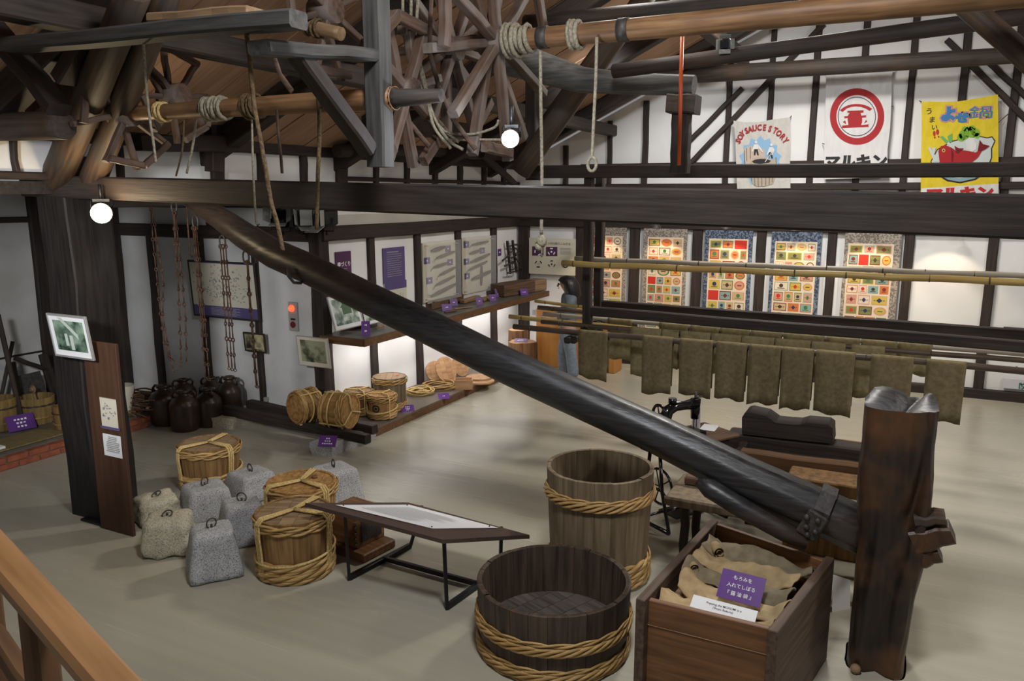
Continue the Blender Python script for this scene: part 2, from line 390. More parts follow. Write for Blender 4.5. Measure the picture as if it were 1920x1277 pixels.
def granite(name, base, spk, pale, sc=55):
    m, nt, b = base_mat(name); L = nt.links.new
    tc = nd(nt, 'ShaderNodeTexCoord')
    n1 = nd(nt, 'ShaderNodeTexNoise'); n1.inputs['Scale'].default_value = sc; n1.inputs['Detail'].default_value = 3; L(tc.outputs['Object'], n1.inputs['Vector'])
    cr = nd(nt, 'ShaderNodeValToRGB'); e = cr.color_ramp.elements
    e[0].position = .34; e[0].color = (*spk, 1); e[1].position = .68; e[1].color = (*pale, 1)
    k = e.new(.47); k.color = (*base, 1); L(n1.outputs['Fac'], cr.inputs['Fac'])
    n2 = nd(nt, 'ShaderNodeTexNoise'); n2.inputs['Scale'].default_value = 5; L(tc.outputs['Object'], n2.inputs['Vector'])
    mx = nd(nt, 'ShaderNodeMix', data_type='RGBA', blend_type='MULTIPLY'); mx.inputs[0].default_value = .5
    L(cr.outputs[0], mx.inputs[6]); L(n2.outputs['Fac'], mx.inputs[7]); L(mx.outputs[2], b.inputs['Base Color'])
    b.inputs['Roughness'].default_value = .9
    bp = nd(nt, 'ShaderNodeBump'); bp.inputs['Strength'].default_value = .6; bp.inputs['Distance'].default_value = .01
    L(n1.outputs['Fac'], bp.inputs['Height']); L(bp.outputs[0], b.inputs['Normal'])
    return m
M_granite = granite('grey_granite', (.50, .50, .51), (.19, .19, .195), (.68, .68, .69), 130)
M_sandst = granite('yellowish_granite', (.64, .58, .43), (.38, .34, .25), (.80, .74, .58), 90)
def photo_mat(name, dark, light, scale=9.0, green=None):
    return mixed(name, dark, light, (1, 1, 1), nscale=scale, detail=6, rough=(.3, .35), bump=0, lo=.42, hi=.58, c3=green or light, c3scale=4, c3amt=.7)
M_photog = photo_mat('green_tinted_photo', (.015, .045, .025), (.26, .36, .27), 7)
M_photop = photo_mat('pale_village_photo', (.10, .16, .12), (.62, .70, .63), 9, (.68, .74, .69))
M_photos = photo_mat('olive_landscape_photo', (.035, .045, .02), (.32, .33, .22), 8)
M_photoc = photo_mat('cream_old_photo', (.03, .03, .02), (.50, .44, .26), 6)
# ================================================================== STRUCTURE
XW, YA, XS, YB = -6.08, 7.2, -9.6, 12.3        # left wall face, alcove wall face, side wall face, back wall face
def roof_z(x): return 3.2+0.475*(x+6.1) if x < 0.2 else 3.2+0.475*(6.5-x)
m = MB(); m.box((-1.8, 4.5, -.05), (19, 17, .1)); solo('floor', m, M_floor, 'smooth grey beige sheet floor of the hall', None, kind='structure')

# --- back wall (gable)
def XZ(pts, y0, t):        # prism from an outline in x,z standing at y0..y0+t
    return MB().prism([(p[0], p[1]) for p in pts], t, Matrix(((1, 0, 0, 0), (0, 0, 1, y0), (0, 1, 0, 0), (0, 0, 0, 1))))
def YZ(pts, x0, t):
    return MB().prism([(p[0], p[1]) for p in pts], t, Matrix(((0, 0, 1, x0), (1, 0, 0, 0), (0, 1, 0, 0), (0, 0, 0, 1))))
wb = solo('wall_back', XZ([(-6.1, 0), (6.6, 0), (6.6, 3.2), (.2, roof_z(.2)), (-6.1, 3.2)], YB, .15), M_plaster, 'white plastered gable wall with dark timber framing', kind='structure', M=Matrix.Identity(4))
YF = YB-.02
def wpost(x, y0, y1, wpx, par=wb, mat=M_post, z0=None, z1=None, name='post'):
    """a vertical post on the back wall, between two picture heights at column x (taken at y0)"""
    a = P(x, y0, Y=YB); b = P(x, y1, Y=YB)
    return timber(name, None, (a.x, YF, a.z if z1 is None else z1), (a.x, YF, b.z if z0 is None else z0), pm(wpx, a), .08, mat, par)
for x, w in ((984, 22), (1094, 26), (1192, 19), (1310, 18), (1430, 17), (1563, 16), (1708, 17), (1866, 17)): wpost(x, 430, 740, w, z1=2.30, z0=.0)
for k in range(3): timber('post', None, (2.9+1.2*k, YF, 0), (2.9+1.2*k, YF, 4.2), .14, .08, M_post, wb)
for x, w in ((1063, 10), (1146, 9), (1213, 11), (1367, 10), (1445, 10), (1527, 12), (1615, 12), (1705, 12), (1802, 14), (1900, 14)):
    a = P(x, 200, Y=YB); timber('post', None, (a.x, YF, 2.3), (a.x, YF, min(roof_z(a.x)-.1, 5.4)), pm(w, a), .06, M_post, wb)
def wrail(y0, y1, z, h, x0=-6.0, x1=6.5, mat=M_post, d=.10, name='rail'):
    return timber(name, None, (x0, YF-.015, z), (x1, YF-.015, z), d, h, mat, wb)
wrail(0, 0, 2.31, .20)
wrail(0, 0, 3.16, .13, x0=-4.9)
wrail(0, 0, 2.86, .10, x0=-5.6)
wrail(0, 0, .06, .14, mat=M_dark)
wrail(0, 0, .95, .10, x0=1.2)
for (xa, ya), (xb, yb), w in (((1290, 268), (1392, 165), 9), ((1296, 306), (1545, 45), 16), ((1775, 75), (1935, 235), 16), ((1848, 112), (1940, 196), 10)):
    a, b = P(xa, ya, Y=YB-.05), P(xb, yb, Y=YB-.05); timber('brace', None, a, b, .07, pm(w, a), M_dark, wb, hint=(0, -1, 0.01))
# high window in the gable, daylight outside
a, b = P(1279, 62, Y=YB-.02), P(1297, 90, Y=YB-.02)
w1 = thing('window_1', 'small bright window high in the gable wall', None, a, kind='structure')
m = MB(); m.box(((a.x+b.x)/2, YB-.03, (a.z+b.z)/2), (abs(b.x-a.x), .02, abs(a.z-b.z)))
part('pane', m, flat('daylit_pane', (.82, .90, 1.0), .3, emit=5), w1, world=True)
m = MB()
for q in (a.x-.02, b.x+.02): m.box((q, YB-.04, (a.z+b.z)/2), (.04, .05, abs(a.z-b.z)+.08))
for q in (a.z+.02, b.z-.02): m.box(((a.x+b.x)/2, YB-.04, q), (abs(b.x-a.x), .05, .04))
part('window_frame', m, M_post, w1, world=True)

# --- left wall: exhibit stretch full height, open below over the alcove
wl = solo('wall_left', YZ([(YA, 0), (YB, 0), (YB, 3.3), (-2, 3.3), (-2, 2.86), (4.3, 2.86), (4.3, 2.64), (YA, 2.64)], XW-.12, .12), M_plaster, 'white plastered side wall carrying the tool shelf', kind='structure', M=Matrix.Identity(4))
def lpost(x, yref, z0, z1, wpx, X=XW, mat=M_post, par=wl, name='post'):
    a = P(x, yref, X=X); w = abs(P(x+wpx/2, yref, X=X).y-P(x-wpx/2, yref, X=X).y)
    return timber(name, None, (X+.015, a.y, z0), (X+.015, a.y, z1), .07, w, mat, par)
for x, w in ((694, 11), (781, 10), (857, 9), (923.5, 9)): lpost(x, 500, 0, 2.25, w)
for x, w in ((25, 9), (110, 10), (222, 11), (404, 22), (486, 11), (566, 11), (637, 19), (702, 7), (760, 7), (813, 7), (860, 7), (905, 6), (942, 6), (975, 8)): lpost(x, 305, 2.86 if x < 180 else 2.64, 3.3, w)
timber('rail', None, (XW+.03, YA-.06, 2.30), (XW+.03, YB, 2.30), .12, .17, M_post, wl)
timber('rail', None, (XW+.02, 4.3, 2.67), (XW+.02, YB, 2.67), .08, .07, M_post, wl)
timber('rail', None, (XW+.02, -1.5, 2.89), (XW+.02, 4.3, 2.89), .08, .06, M_post, wl)
timber('rail', None, (XW+.02, -1.5, 3.22), (XW+.02, YB, 3.22), .10, .12, M_dark, wl)
timber('rail', None, (XW+.02, YA+.3, 2.93), (XW+.02, YB, 2.93), .05, .05, M_post, wl)
m = MB(); m.box((XW+.008, (YA+YB)/2, 2.44), (.016, YB-YA-.1, .14)); part('plaster_band', m, M_beige, wl)
timber('corner_post', None, (XW-.02, YA-.03, 0), (XW-.02, YA-.03, 2.66), .17, .17, M_dark, wl)
for yy in (9.0, 10.7): timber('rail', None, (XW+.01, yy, .02), (XW+.01, yy, .03), .03, .03, M_post, wl)

# --- alcove
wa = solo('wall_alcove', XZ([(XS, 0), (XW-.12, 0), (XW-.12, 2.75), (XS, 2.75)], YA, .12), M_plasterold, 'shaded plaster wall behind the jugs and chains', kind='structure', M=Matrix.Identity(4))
for x, w in ((222, 15), (297, 17), (388, 13), (487, 13)):
    a = P(x, 600, Y=YA); timber('post', None, (a.x, YA-.02, 0), (a.x, YA-.02, 2.25), pm(w, a), .06, M_post, wa)
timber('rail', None, (XS, YA-.03, 2.29), (XW-.1, YA-.03, 2.29), .10, .16, M_post, wa)
timber('rail', None, (XS, YA-.02, 2.62), (XW-.1, YA-.02, 2.62), .06, .07, M_post, wa)
for x in (395, 520): 
    a = P(x, 400, Y=YA); timber('post', None, (a.x, YA-.02, 2.3), (a.x, YA-.02, 2.75), .12, .05, M_post, wa)
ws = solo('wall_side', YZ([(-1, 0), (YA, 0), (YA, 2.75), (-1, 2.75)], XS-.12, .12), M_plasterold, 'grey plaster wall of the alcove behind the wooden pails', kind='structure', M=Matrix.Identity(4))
for x, y, w in ((78, 500, 26),):
    a = P(x, y, X=XS); timber('post', None, (XS+.02, a.y, 0), (XS+.02, a.y, 2.75), .09, .22, M_dark, ws)
timber('rail', None, (XS+.02, 3, 2.45), (XS+.02, 6.4, 2.45), .06, .07, M_post, ws)
timber('rail', None, (XS+.01, 3, .82), (XS+.01, YA, .82), .03, .02, M_post, ws)
timber('post', None, (XS+.03, YA-.06, 0), (XS+.03, YA-.06, 2.75), .12, .12, M_post, ws)
m = MB(); m.box(((XS+XW)/2-.05, 3, 2.80), (XS*-1+XW-.02, 8.2, .1)); solo('ceiling_alcove', m, M_dark, 'unseen low dark ceiling over the alcove', kind='structure')  # out of view, put in to keep world light out of the alcove

# --- roof: boards running up the slope, each its own piece
ce = thing('ceiling', 'sloping roof lined with light brown boards', None, (0, 0, 0), kind='structure')
sl = math.atan(.475)
Lb = 6.9/math.cos(sl)
bm_ = MB(); bm_.box((Lb/2, 0, .02), (Lb, .193, .03)); bme = bm_.mesh('ceiling_board', [M_board])
for k in range(69):
    y = -1.4+.2*k
    put('ceiling_board', bme, ce, Tm((-6.65, y, roof_z(-6.65)+.02+.004*((k*7) % 3))) @ Ry(-sl))
m = MB(); m.box((Lb/2, 0, .02), (Lb, 13.8, .03)); part('ceiling_slope', m, M_board, ce, L=Tm((7.05, 5.4, roof_z(7.05)+.02)) @ Rz(PI) @ Ry(-sl))
m = MB(); m.box((Lb/2, 0, .07), (Lb, 13.8, .02)); part('roof_underlay', m, M_dark, ce, L=Tm((-6.65, 5.4, roof_z(-6.65)+.02)) @ Ry(-sl))
for i, y in enumerate((3.4, 5.6, 7.55, 9.6, 11.3)):
    o = timber('roof_rafter', ['nearest sloping rafter under the roof boards', 'second sloping rafter under the roof boards, from the camera', 'middle sloping rafter under the roof boards', 'fourth sloping rafter under the roof boards, towards the gable', 'sloping rafter under the roof boards next to the gable wall'][i],
        (-6.2, y, roof_z(-6.2)-.09), (.1, y, roof_z(.1)-.09), .17, .20, M_dark, group='roof rafters')
for i, x in enumerate((-4.4, -2.4)):
    timber('roof_purlin', ['lower purlin crossing the rafters on the left roof slope', 'upper purlin crossing the rafters on the left roof slope'][i], (x, -1, roof_z(x)-.26), (x, YB, roof_z(x)-.26), .16, .16, M_logdark, group='roof purlins')

# ================================================================== FRAME TIMBERS
def span(name, label, a, b, pl, wpx, depth, mat, rnd=False, wpx1=None, to_x=None, **kw):
    p0, p1 = P(*a, **pl), P(*b, **pl)
    h0 = pm(wpx, p0); h1 = pm(wpx if wpx1 is None else wpx1, p1)
    if to_x is not None:      # carry the timber on past the picture edge to its far bearing
        k = (to_x-p0.x)/(p1.x-p0.x); h1 = h0+(h1-h0)*min(k, 1.6); p1 = p0.lerp(p1, k)
    if rnd: return log(name, label, p0, p1, h0/2, h1/2, mat, **kw)
    return timber(name, label, p0, p1, depth, h0, mat, w1=depth, h1=h1, **kw)
span('main_beam', 'long dark squared beam crossing the whole hall at eye height', (66, 349), (2010, 410), dict(Y=4.2), 38, .26, M_dark, wpx1=84, to_x=3.4)
col = P(140, 450, Y=4.25)
colm = timber('column', 'thick dark square column carrying the left end of the long beam', (col.x, 4.28, 0), (col.x, 4.28, 3.05), .36, .40, M_column, cat='column', wob=.012)
q = P(212, 972, Z=0); m = MB(); m.box((q.x, q.y, .010), (.40, .32, .02)); solo('base_plate', m, M_blacksteel, 'flat black plate on the floor at the foot of the info board', 'plate')
def span2(name, label, a, ya, b, yb, wa, wb_, mat, **kw):
    p0, p1 = P(*a, Y=ya), P(*b, Y=yb); return log(name, label, p0, p1, pm(wa, p0)/2, pm(wb_, p1)/2, mat, **kw)
span2('log_rafter', 'thick round brown log leaning right from the left end of the long beam', (98, 352), 4.2, (255, -25), 3.1, 54, 62, M_logbrown, group='leaning round rafters')
span2('log_rafter', 'thinner round log leaning right beside the thick leaning log at upper left', (168, 352), 4.22, (318, -25), 3.3, 46, 50, M_logbrown, group='leaning round rafters')
timber('column', 'brown upper post rising above the left column', P(98, 240, Y=3.75), P(98, 240, Y=3.75)+Vector((0, 0, .62)), .22, .26, M_logbrown, cat='column')
span('brace', 'squared brace running down from the upper left corner to the column', (-15, 50), (112, 205), dict(Y=3.0), 27, .14, M_dark)
span('brace', 'short brace below the dark log at the left picture edge', (5, 250), (78, 338), dict(Y=4.25), 22, .12, M_dark)
span('brace', 'steep dark brace rising beside the column top', (120, 150), (215, -20), dict(Y=3.4), 30, .14, M_dark)
span('tie_log', 'dark horizontal log left of the column', (-40, 238), (120, 236), dict(Y=3.4), 52, 0, M_logdark, rnd=True)
span('tie_log', 'thin dark rail across the boards left of the column', (-30, 155), (75, 165), dict(Y=3.6), 18, 0, M_logdark, rnd=True)
timber('column', 'upper dark post above the alcove opening, behind the lower roller', P(398, 100, X=-5.85), P(403, 322, X=-5.85), .12, .15, M_dark, cat='column')
span('tie_beam', 'short dark beam behind the small spoked wheel at left', (255, 268), (440, 270), dict(X=-5.8), 30, .14, M_dark)
log('wall_plate_log', 'crooked dark log lying along the top of the left wall', P(632, 283, X=-5.85), P(970, 296, X=-5.85), .075, .085, M_logdark, bend=.05, jit=.12, n=16)
span('tie_beam', 'wide dark beam behind the hoist wheels', (690, 232), (968, 236), dict(X=-5.3), 46, .16, M_dark)
# hoist frame
p0, p1 = P(15, 87, Y=2.9), P(560, 35, Y=2.9)
hf = timber('hoist_beam', 'grey squared beam of the hoist frame at upper left', p0, p1, .15, pm(30, p1), M_greyb, w1=.12, h1=pm(33, p1))
x0 = P(500, 70, Y=2.93).x
a, b = P(490, 66, X=x0), P(692, 104, X=x0)
timber('hoist_crosspiece', 'grey crosspiece running back from the hoist beam to the hanging post', a-Vector((0, .02, .06)), b, .14, pm(27, a), M_greyb)
timber('hoist_post', 'grey post hanging from the hoist frame in front of the rollers', (b.x+.02, b.y+.05, 3.95), (b.x+.02, b.y+.05, P(676, 312, X=x0).z), .125, .11, M_greyb, cat='post')
timber('hoist_brace', 'dark diagonal brace between hoist crosspiece and hanging post', P(552, 92, X=x0), P(690, 280, X=x0), .10, pm(30, b), M_dark)
p = P(268, 32, Y=2.95); q = P(455, 16, Y=2.95); timber('loose_plank', 'pale dusty plank lying on the hoist beam', p+Vector((0, .1, .0)), q+Vector((0, .1, 0)), .16, pm(18, p), M_blockl, cat='plank')
# second beam across, its post, logs of the far frame
span('cross_beam', 'second dark beam crossing in front of the banners', (1000, 323), (2010, 317), dict(Y=8.0), 23, .20, M_dark, wpx1=27, to_x=6.2)
timber('frame_post', 'dark post standing at the left end of the second beam', P(999, 338, Y=8.05), P(999, 338, Y=8.05)+Vector((0, 0, 2.3)), .13, .13, M_dark, cat='post')
span('log_rafter', 'round brown log leaning right above the lit floodlight', (975, 322), (1218, -18), dict(Y=7.6), 40, 0, M_logbrown, rnd=True, group='leaning round rafters')
span('log_rafter', 'dark log leaning right just behind the brown one by the floodlight', (1000, 262), (1130, 85), dict(Y=8.2), 26, 0, M_dark, rnd=True, group='leaning round rafters')
pts = [P(905, 95, Y=7.0), P(1000, 122, Y=7.0), P(1090, 150, Y=7.0), P(1170, 156, Y=7.0), P(1302, 160, Y=7.0)]
m = MB(); m.tube(pts, [pm(36, pts[0]), pm(30, pts[1]), pm(23, pts[2]), pm(20, pts[3]), pm(19, pts[4])], 16, jit=.1)
solo('crooked_log', m, M_greylog, 'thick crooked grey log bearing on the short post in mid air', 'beam')
p = P(1280, 186, Y=7.0)
timber('bearing_block', 'squared dark block under the end of the crooked grey log', P(1255, 196, Y=7.0), P(1309, 196, Y=7.0), .22, pm(34, p), M_logdark, cat='block')
timber('frame_post', 'dark post rising from the second beam to the crooked grey log', (p.x, 7.0, P(1280, 213, Y=7.0).z), (p.x, 7.0, P(1280, 325, Y=7.0).z), .15, .14, M_dark, cat='post')
span('tie_log', 'dark log crossing behind the high roller', (985, 44), (1520, -8), dict(Y=6.2), 30, 0, M_logdark, rnd=True, to_x=1.6)
span('tie_log', 'long grey topped log crossing above the round emblem banner', (1150, 134), (1830, 42), dict(Y=6.6), 26, 0, M_logdark, rnd=True, wpx1=32, to_x=3.0)
span('tie_log', 'dark log against the gable wall above the banners', (1280, 142), (1990, 98), dict(Y=11.6), 30, 0, M_logdark, rnd=True, to_x=4.6)
span('log_rafter', 'reddish round log sloping down at the upper right corner', (1800, 0), (1960, 140), dict(Y=5.5), 42, 0, M_logbrown, rnd=True, to_x=1.55, group='leaning round rafters')
span('thin_strut', 'thin strut hanging below the left wall plate', (905, 290), (965, 345), dict(X=-5.7), 12, .07, M_dark)
p, q = P(1279, 60, Y=6.4), P(1273, 310, Y=6.4); m = MB(); m.tube([p, q], .016, 8); solo('red_pole', m, M_redtape, 'slender red pole hanging upright before the gable wall', 'pole')

# ------------------------------------------------------------------ rollers and spoked wheels
def roller(name, label, a, b, Y, r0, r1, bands=(), mat=M_roller):
    p0, p1 = P(*a, Y=Y), P(*b, Y=Y); t = thing(name, label, 'roller', p0)
    if b[0] > 1900: log('shaft_end', None, p1, p1+Vector((2.6, 0, 0)), r1, r1, mat, parent=t, jit=.02, seg=18)
    log('shaft', None, p0, p1, r0, r1, mat, parent=t, jit=.02, seg=18)
    for bx in bands:
        c = p0.lerp(p1, bx); d = (p1-p0).normalized(); m = MB(); m.tube([c-d*.035, c+d*.035], (r0+(r1-r0)*bx)+.006, 18); part('iron_band', m, M_iron, t, world=True)
    return t, p0, p1
def coil(parent, p0, p1, ta, tb, R, r, turns, mat, layers=1):
    d = p1-p0; _, B, C = frame_from(d); m = MB(); n = int(turns*14); pts = []
    for i in range(n+1):
        t = ta+(tb-ta)*i/n; a = 2*PI*turns*i/n; pts.append(p0+d*t+(B*math.cos(a)+C*math.sin(a))*(R+r*.8+.5*r*math.sin(i*.7)))
    m.tube(pts, r, 7); return part('rope_coil', m, mat, parent, world=True)
def wheel(name, label, c, R, n=8, chords=None, bw=.072, X=None, w=.10, ph=0.0):
    t = thing(name, label, 'wheel', c)
    m = MB(); m.tube([(-.09, 0, 0), (.09, 0, 0)], .085, 14); part('hub', m, M_spoke, t)
    me = None
    for k in range(n):
        a = ph+2*PI*k/n
        if me is None: mm = beam_mesh(R-.05, bw, bw*.8, bev=.006, wob=.002); me = mm.mesh('spoke', [M_spoke])
        off = (.03 if k % 2 else -.03)
        put('spoke', me, t, Tm((off, 0, 0)) @ Rx(a) @ Rz(PI/2) @ Tm((.05, 0, 0)))
    ml = 2*R*.93*math.sin(PI/n); cm = beam_mesh(ml, bw, bw*.8, bev=.006, wob=.002).mesh('rim_bar', [M_spoke])
    for k in (range(n) if chords is None else chords):
        a0, a1 = ph+2*PI*k/n, ph+2*PI*(k+1)/n
        q0 = Vector((.055, math.cos(a0)*R*.93, math.sin(a0)*R*.93)); q1 = Vector((.055, math.cos(a1)*R*.93, math.sin(a1)*R*.93))
        put('rim_bar', cm, t, axisM(q0, q1, hint=(1, 0, 0)))
    return t
rt, r0_, r1_ = roller('high_roller', 'long round wooden roller crossing the top right of the hall', (925, 79), (2010, -22), 5.0, .064, .074, (.115, .285))
coil(rt, r0_, r1_, .025, .088, .066, .017, 6, M_ropegrey)
coil(rt, r0_, r1_, .028, .060, .088, .016, 3, M_ropegrey)
coil(rt, r0_, r1_, .172, .196, .068, .016, 3, M_ropegrey)
lt, l0_, l1_ = roller('low_roller', 'wooden roller wound with rope patches left of the hanging post', (232, 214), (742, 184), 3.8, .047, .065, ())
coil(lt, l0_, l1_, .15, .185, .049, .010, 3, M_rope); coil(lt, l0_, l1_, .345, .43, .056, .012, 7, M_ropegrey); coil(lt, l0_, l1_, .50, .55, .060, .011, 4, M_ropeold)
d_ = (l1_-l0_).normalized(); m = MB(); m.tube([l1_-d_*.01, l1_+d_*.02, l1_+d_*.30], [.067, .05, .036], 14); part('axle_end', m, M_logdark, lt, world=True)
ut, u0_, u1_ = roller('short_roller', 'short pale roller with old rope turns at the top centre left', (545, 40), (640, 64), 4.2, .042, .042, (), M_blockl)
coil(ut, u0_, u1_, .30, .62, .044, .010, 4, M_ropeold)
wheel('spoked_wheel', 'large spoked wooden wheel on the left end of the high roller', P(925, 79, Y=5.0), .80, 12, (0, 5, 8), ph=.2)
wheel('spoked_wheel', 'large spoked wooden wheel just left of the high roller wheel', P(843, 92, Y=5.25), .66, 12, (2, 5, 9), ph=.5)
wheel('spoked_wheel', 'dark spoked wheel at the right end of the low roller', P(756, 172, Y=4.5), .50, 8, (1, 2, 4, 6), ph=.3)
wheel('spoked_wheel', 'small spoked wheel on the left end of the low roller', P(232, 214, Y=3.8), .38, 8, (0, 3, 5, 6), ph=.25, bw=.045)
wheel('spoked_wheel', 'spoked wheel behind the grey leaning logs at upper left', P(325, 180, Y=4.15), .33, 8, (1, 4, 6, 7), ph=.1, bw=.045)
wheel('spoked_wheel', 'dark spoked wheel at the top edge above the hoist brace', P(610, 20, Y=4.3), .45, 8, (2, 3, 5), ph=.4, bw=.05)
for a, b, w, lab in (((725, 99), (925, 83), 15, 'pale wooden bar reaching left from the high roller wheel'), ((845, 78), (905, 72), 14, 'short pale bar between the two large spoked wheels'), ((755, 202), (842, 190), 13, 'wooden bar low between the spoked wheels'), ((735, 140), (790, 150), 12, 'short wooden bar behind the hanging hemp ropes')):
    span('wheel_bar', lab, a, b, dict(Y=5.1), w, .05, M_spoke, group='bars between the wheels')
# ropes hanging among the wheels
def rope(name, label, pts, r, mat, group='ropes hanging from the hoist', seg=8, cat='rope'):
    m = MB(); P2 = []
    pts = [Vector(p) for p in pts]
    for i in range(len(pts)-1):      # Catmull-Rom
        a = pts[max(i-1, 0)]; b = pts[i]; c = pts[i+1]; d = pts[min(i+2, len(pts)-1)]
        for s_ in range(6):
            t = s_/6; P2.append(.5*((2*b)+(c-a)*t+(2*a-5*b+4*c-d)*t*t+(3*b-a-3*c+d)*t**3))
    P2.append(pts[-1]); m.tube(P2, r, seg)
    return solo(name, m, mat, label, cat, group)
rope('hanging_rope', 'hemp rope from the high roller ending in a knot before the diagram panel', [P(1013, 95, Y=4.93), P(1014, 200, Y=4.93), P(1016, 320, Y=4.93), P(1015, 440, Y=4.93)], .012, M_ropegrey)
m = MB(); c = P(1016, 452, Y=4.93); m.sphere(c, .035, 10, 8, sc=(1, 1, 1.3)); m.sphere(c-Vector((.02, 0, .04)), .03, 8, 6); m.tube([c, c-Vector((0, 0, .11))], .006, 6)
solo('rope_knot', m, M_ropegrey, 'frayed knot at the end of the hemp rope before the diagram panel', 'knot')
rope('hanging_rope', 'hemp rope with an iron hook hanging from the second turns of the high roller', [P(1119, 70, Y=4.93), P(1117, 150, Y=4.93), P(1113, 230, Y=4.93), P(1110, 298, Y=4.93)], .011, M_ropegrey)
m = MB(); c = P(1110, 308, Y=4.93); m.tube([c+Vector((.03*math.cos(a), 0, .045*math.sin(a))) for a in [2*PI*k/14 for k in range(14)]], .011, 7, closed=True)
solo('rope_loop', m, M_ropegrey, 'looped end of the rope above the long beam', 'rope')
for i, (xs, lab) in enumerate(((((755, -10), (757, 60), (772, 125), (800, 190), (815, 240), (845, 278)), 'leftmost of three hemp ropes trailing down between the wheels'), (((771, -10), (772, 80), (790, 140), (812, 215), (840, 262), (868, 280)), 'middle of three hemp ropes trailing down between the wheels'), (((784, -10), (781, 80), (796, 150), (806, 200), (822, 235), (860, 266)), 'rightmost of three hemp ropes trailing down between the wheels'))):
    rope('hanging_rope', lab, [P(*q, Y=4.7+.03*i) for q in xs], .011, M_ropegrey)
for i, (xs, lab) in enumerate(((((790, 190), (795, 215), (830, 245), (880, 252), (925, 240), (935, 225)), 'slack rope loop sagging right under the wheels'), (((800, 205), (815, 240), (850, 260), (905, 262), (938, 262)), 'slack rope loop lying lowest under the wheels'), (((785, 205), (788, 190), (800, 186), (806, 200), (800, 225)), 'small rope bight hung on the wheel bar'))):
    rope('slack_rope', lab, [P(*q, Y=4.75+.04*i) for q in xs], .009, M_ropegrey)
def strap(label, xs, Y, w=.035):
    pts = [P(*q, Y=Y) for q in xs]; m = MB(); m.tube(pts, w/2, 6, flat=.35); solo('hoop_strap', m, M_spoke, label, 'strap', 'bent straps by the wheels')
strap('flat strap curving down left of the hemp ropes', ((723, -10), (721, 60), (722, 105), (735, 160), (760, 220), (805, 275)), 4.6)
strap('flat strap curving down right of the hemp ropes', ((809, -10), (806, 60), (806, 100), (822, 160), (850, 225), (892, 280)), 4.65)
strap('dark curved strap under the hoist beam', ((510, 82), (515, 110), (525, 140), (548, 172)), 3.6)
for i, (xs, Y, r, mt, lab) in enumerate((
    (((462, 62), (468, 110), (477, 200), (488, 260), (500, 330), (508, 378), (520, 420), (530, 470)), 2.93, .011, M_ropeold, 'old brown rope from the hoist beam down to the lever log'),
    (((598, 182), (599, 260), (596, 330), (594, 430)), 3.74, .012, M_ropeold, 'dark rope hanging straight down left of the hoist post'),
    (((472, 205), (474, 300), (478, 385), (481, 420)), 3.8, .007, M_ropegrey, 'thin pale cord with a hook hanging under the low roller'),
    (((268, 70), (277, 190), (288, 270), (292, 305)), 2.95, .007, M_ropegrey, 'thin knotted cord hanging at the leaning logs'),
    (((345, 225), (342, 280), (330, 330)), 3.75, .006, M_ropeold, 'thin dark cord under the left part of the low roller'),
    (((368, 222), (362, 270), (350, 325)), 3.85, .008, M_ropegrey, 'pale twisted cord under the left part of the low roller'))):
    rope('hanging_rope', lab, [P(*q, Y=Y) for q in xs], r, mt)
rope('rope_chain', 'rope ending in a short chain under the middle of the low roller', [P(519, 205, Y=3.74), P(522, 250, Y=3.74), P(526, 285, Y=3.74), P(529, 325, Y=3.74)], .009, M_rust)
# ================================================================== PRESS: lever, post, box
YL = 4.85
cl = [(338, 372, 6), (375, 390, 16), (411, 407, 23), (458, 441, 27), (515, 476, 30), (570, 500, 31), (650, 540, 32), (730, 579, 33), (824, 624, 35), (910, 667, 36), (1000, 709, 37), (1150, 777, 38), (1230, 813, 39), (1307, 851, 41), (1400, 898, 44), (1480, 935, 46), (1570, 975, 47), (1640, 1006, 46)]
lev = thing('press_lever', 'huge black tapering lever log slanting from the long beam down to the right post', 'lever', P(1590, 985, Y=YL))
m = MB(); pts = [P(x, y, Y=YL) for x, y, r in cl]; rs = [pm(r, p)*.93 for (x, y, r), p in zip(cl, pts)]
prof = []                                  # rounded at the thin end, faceted (eight sided) towards the post
seg = 32; vs, fs = [], []
for i, (p, r) in enumerate(zip(pts, rs)):
    t = ((pts[min(i+1, len(pts)-1)])-(pts[max(i-1, 0)])).normalized(); y = Vector((0, 1, 0)); z = t.cross(y).normalized(); z = -z if z.z < 0 else z
    fct = min(1, max(0, (i-9)/5))
    for k in range(seg):
        a = 2*PI*k/seg+PI/8
        oc = math.cos(PI/8)/math.cos((a-PI/8) % (PI/4)-PI/8)*1.03
        rr = r*((1-fct)+fct*oc)*(1+.012*math.sin(3*a+i*.6))
        vs.append(p+y*(rr*math.cos(a))+z*(rr*math.sin(a)))
for i in range(len(pts)-1):
    for k in range(seg): l = (k+1) % seg; fs.append((i*seg+k, i*seg+l, i*seg+seg+l, i*seg+seg+k))
fs += [tuple(reversed(range(seg))), tuple(range((len(pts)-1)*seg, len(pts)*seg))]
m.add(vs, fs, None, True); part('log', m, M_lever, lev, world=True)
d = (pts[-2]-pts[-4]).normalized(); c = P(1538, 960, Y=YL)
m = MB(); nrm = d; _, B, C = frame_from(d)
ring = []
for k in range(8): a = 2*PI*k/8+PI/8; ring.append((B*math.cos(a)+C*math.sin(a))*pm(52, c))
vs = [c+d*s_*.045+q*e for s_ in (-1, 1) for e in (1.02, .92) for q in ring]; fs = []
for k in range(8):
    l = (k+1) % 8; fs += [(k, l, 16+l, 16+k), (8+k, 24+k, 24+l, 8+l), (k, 8+k, 8+l, l), (16+k, 16+l, 24+l, 24+k)]
m.add(vs, fs); bd = part('iron_strap', m, M_iron, lev, world=True)
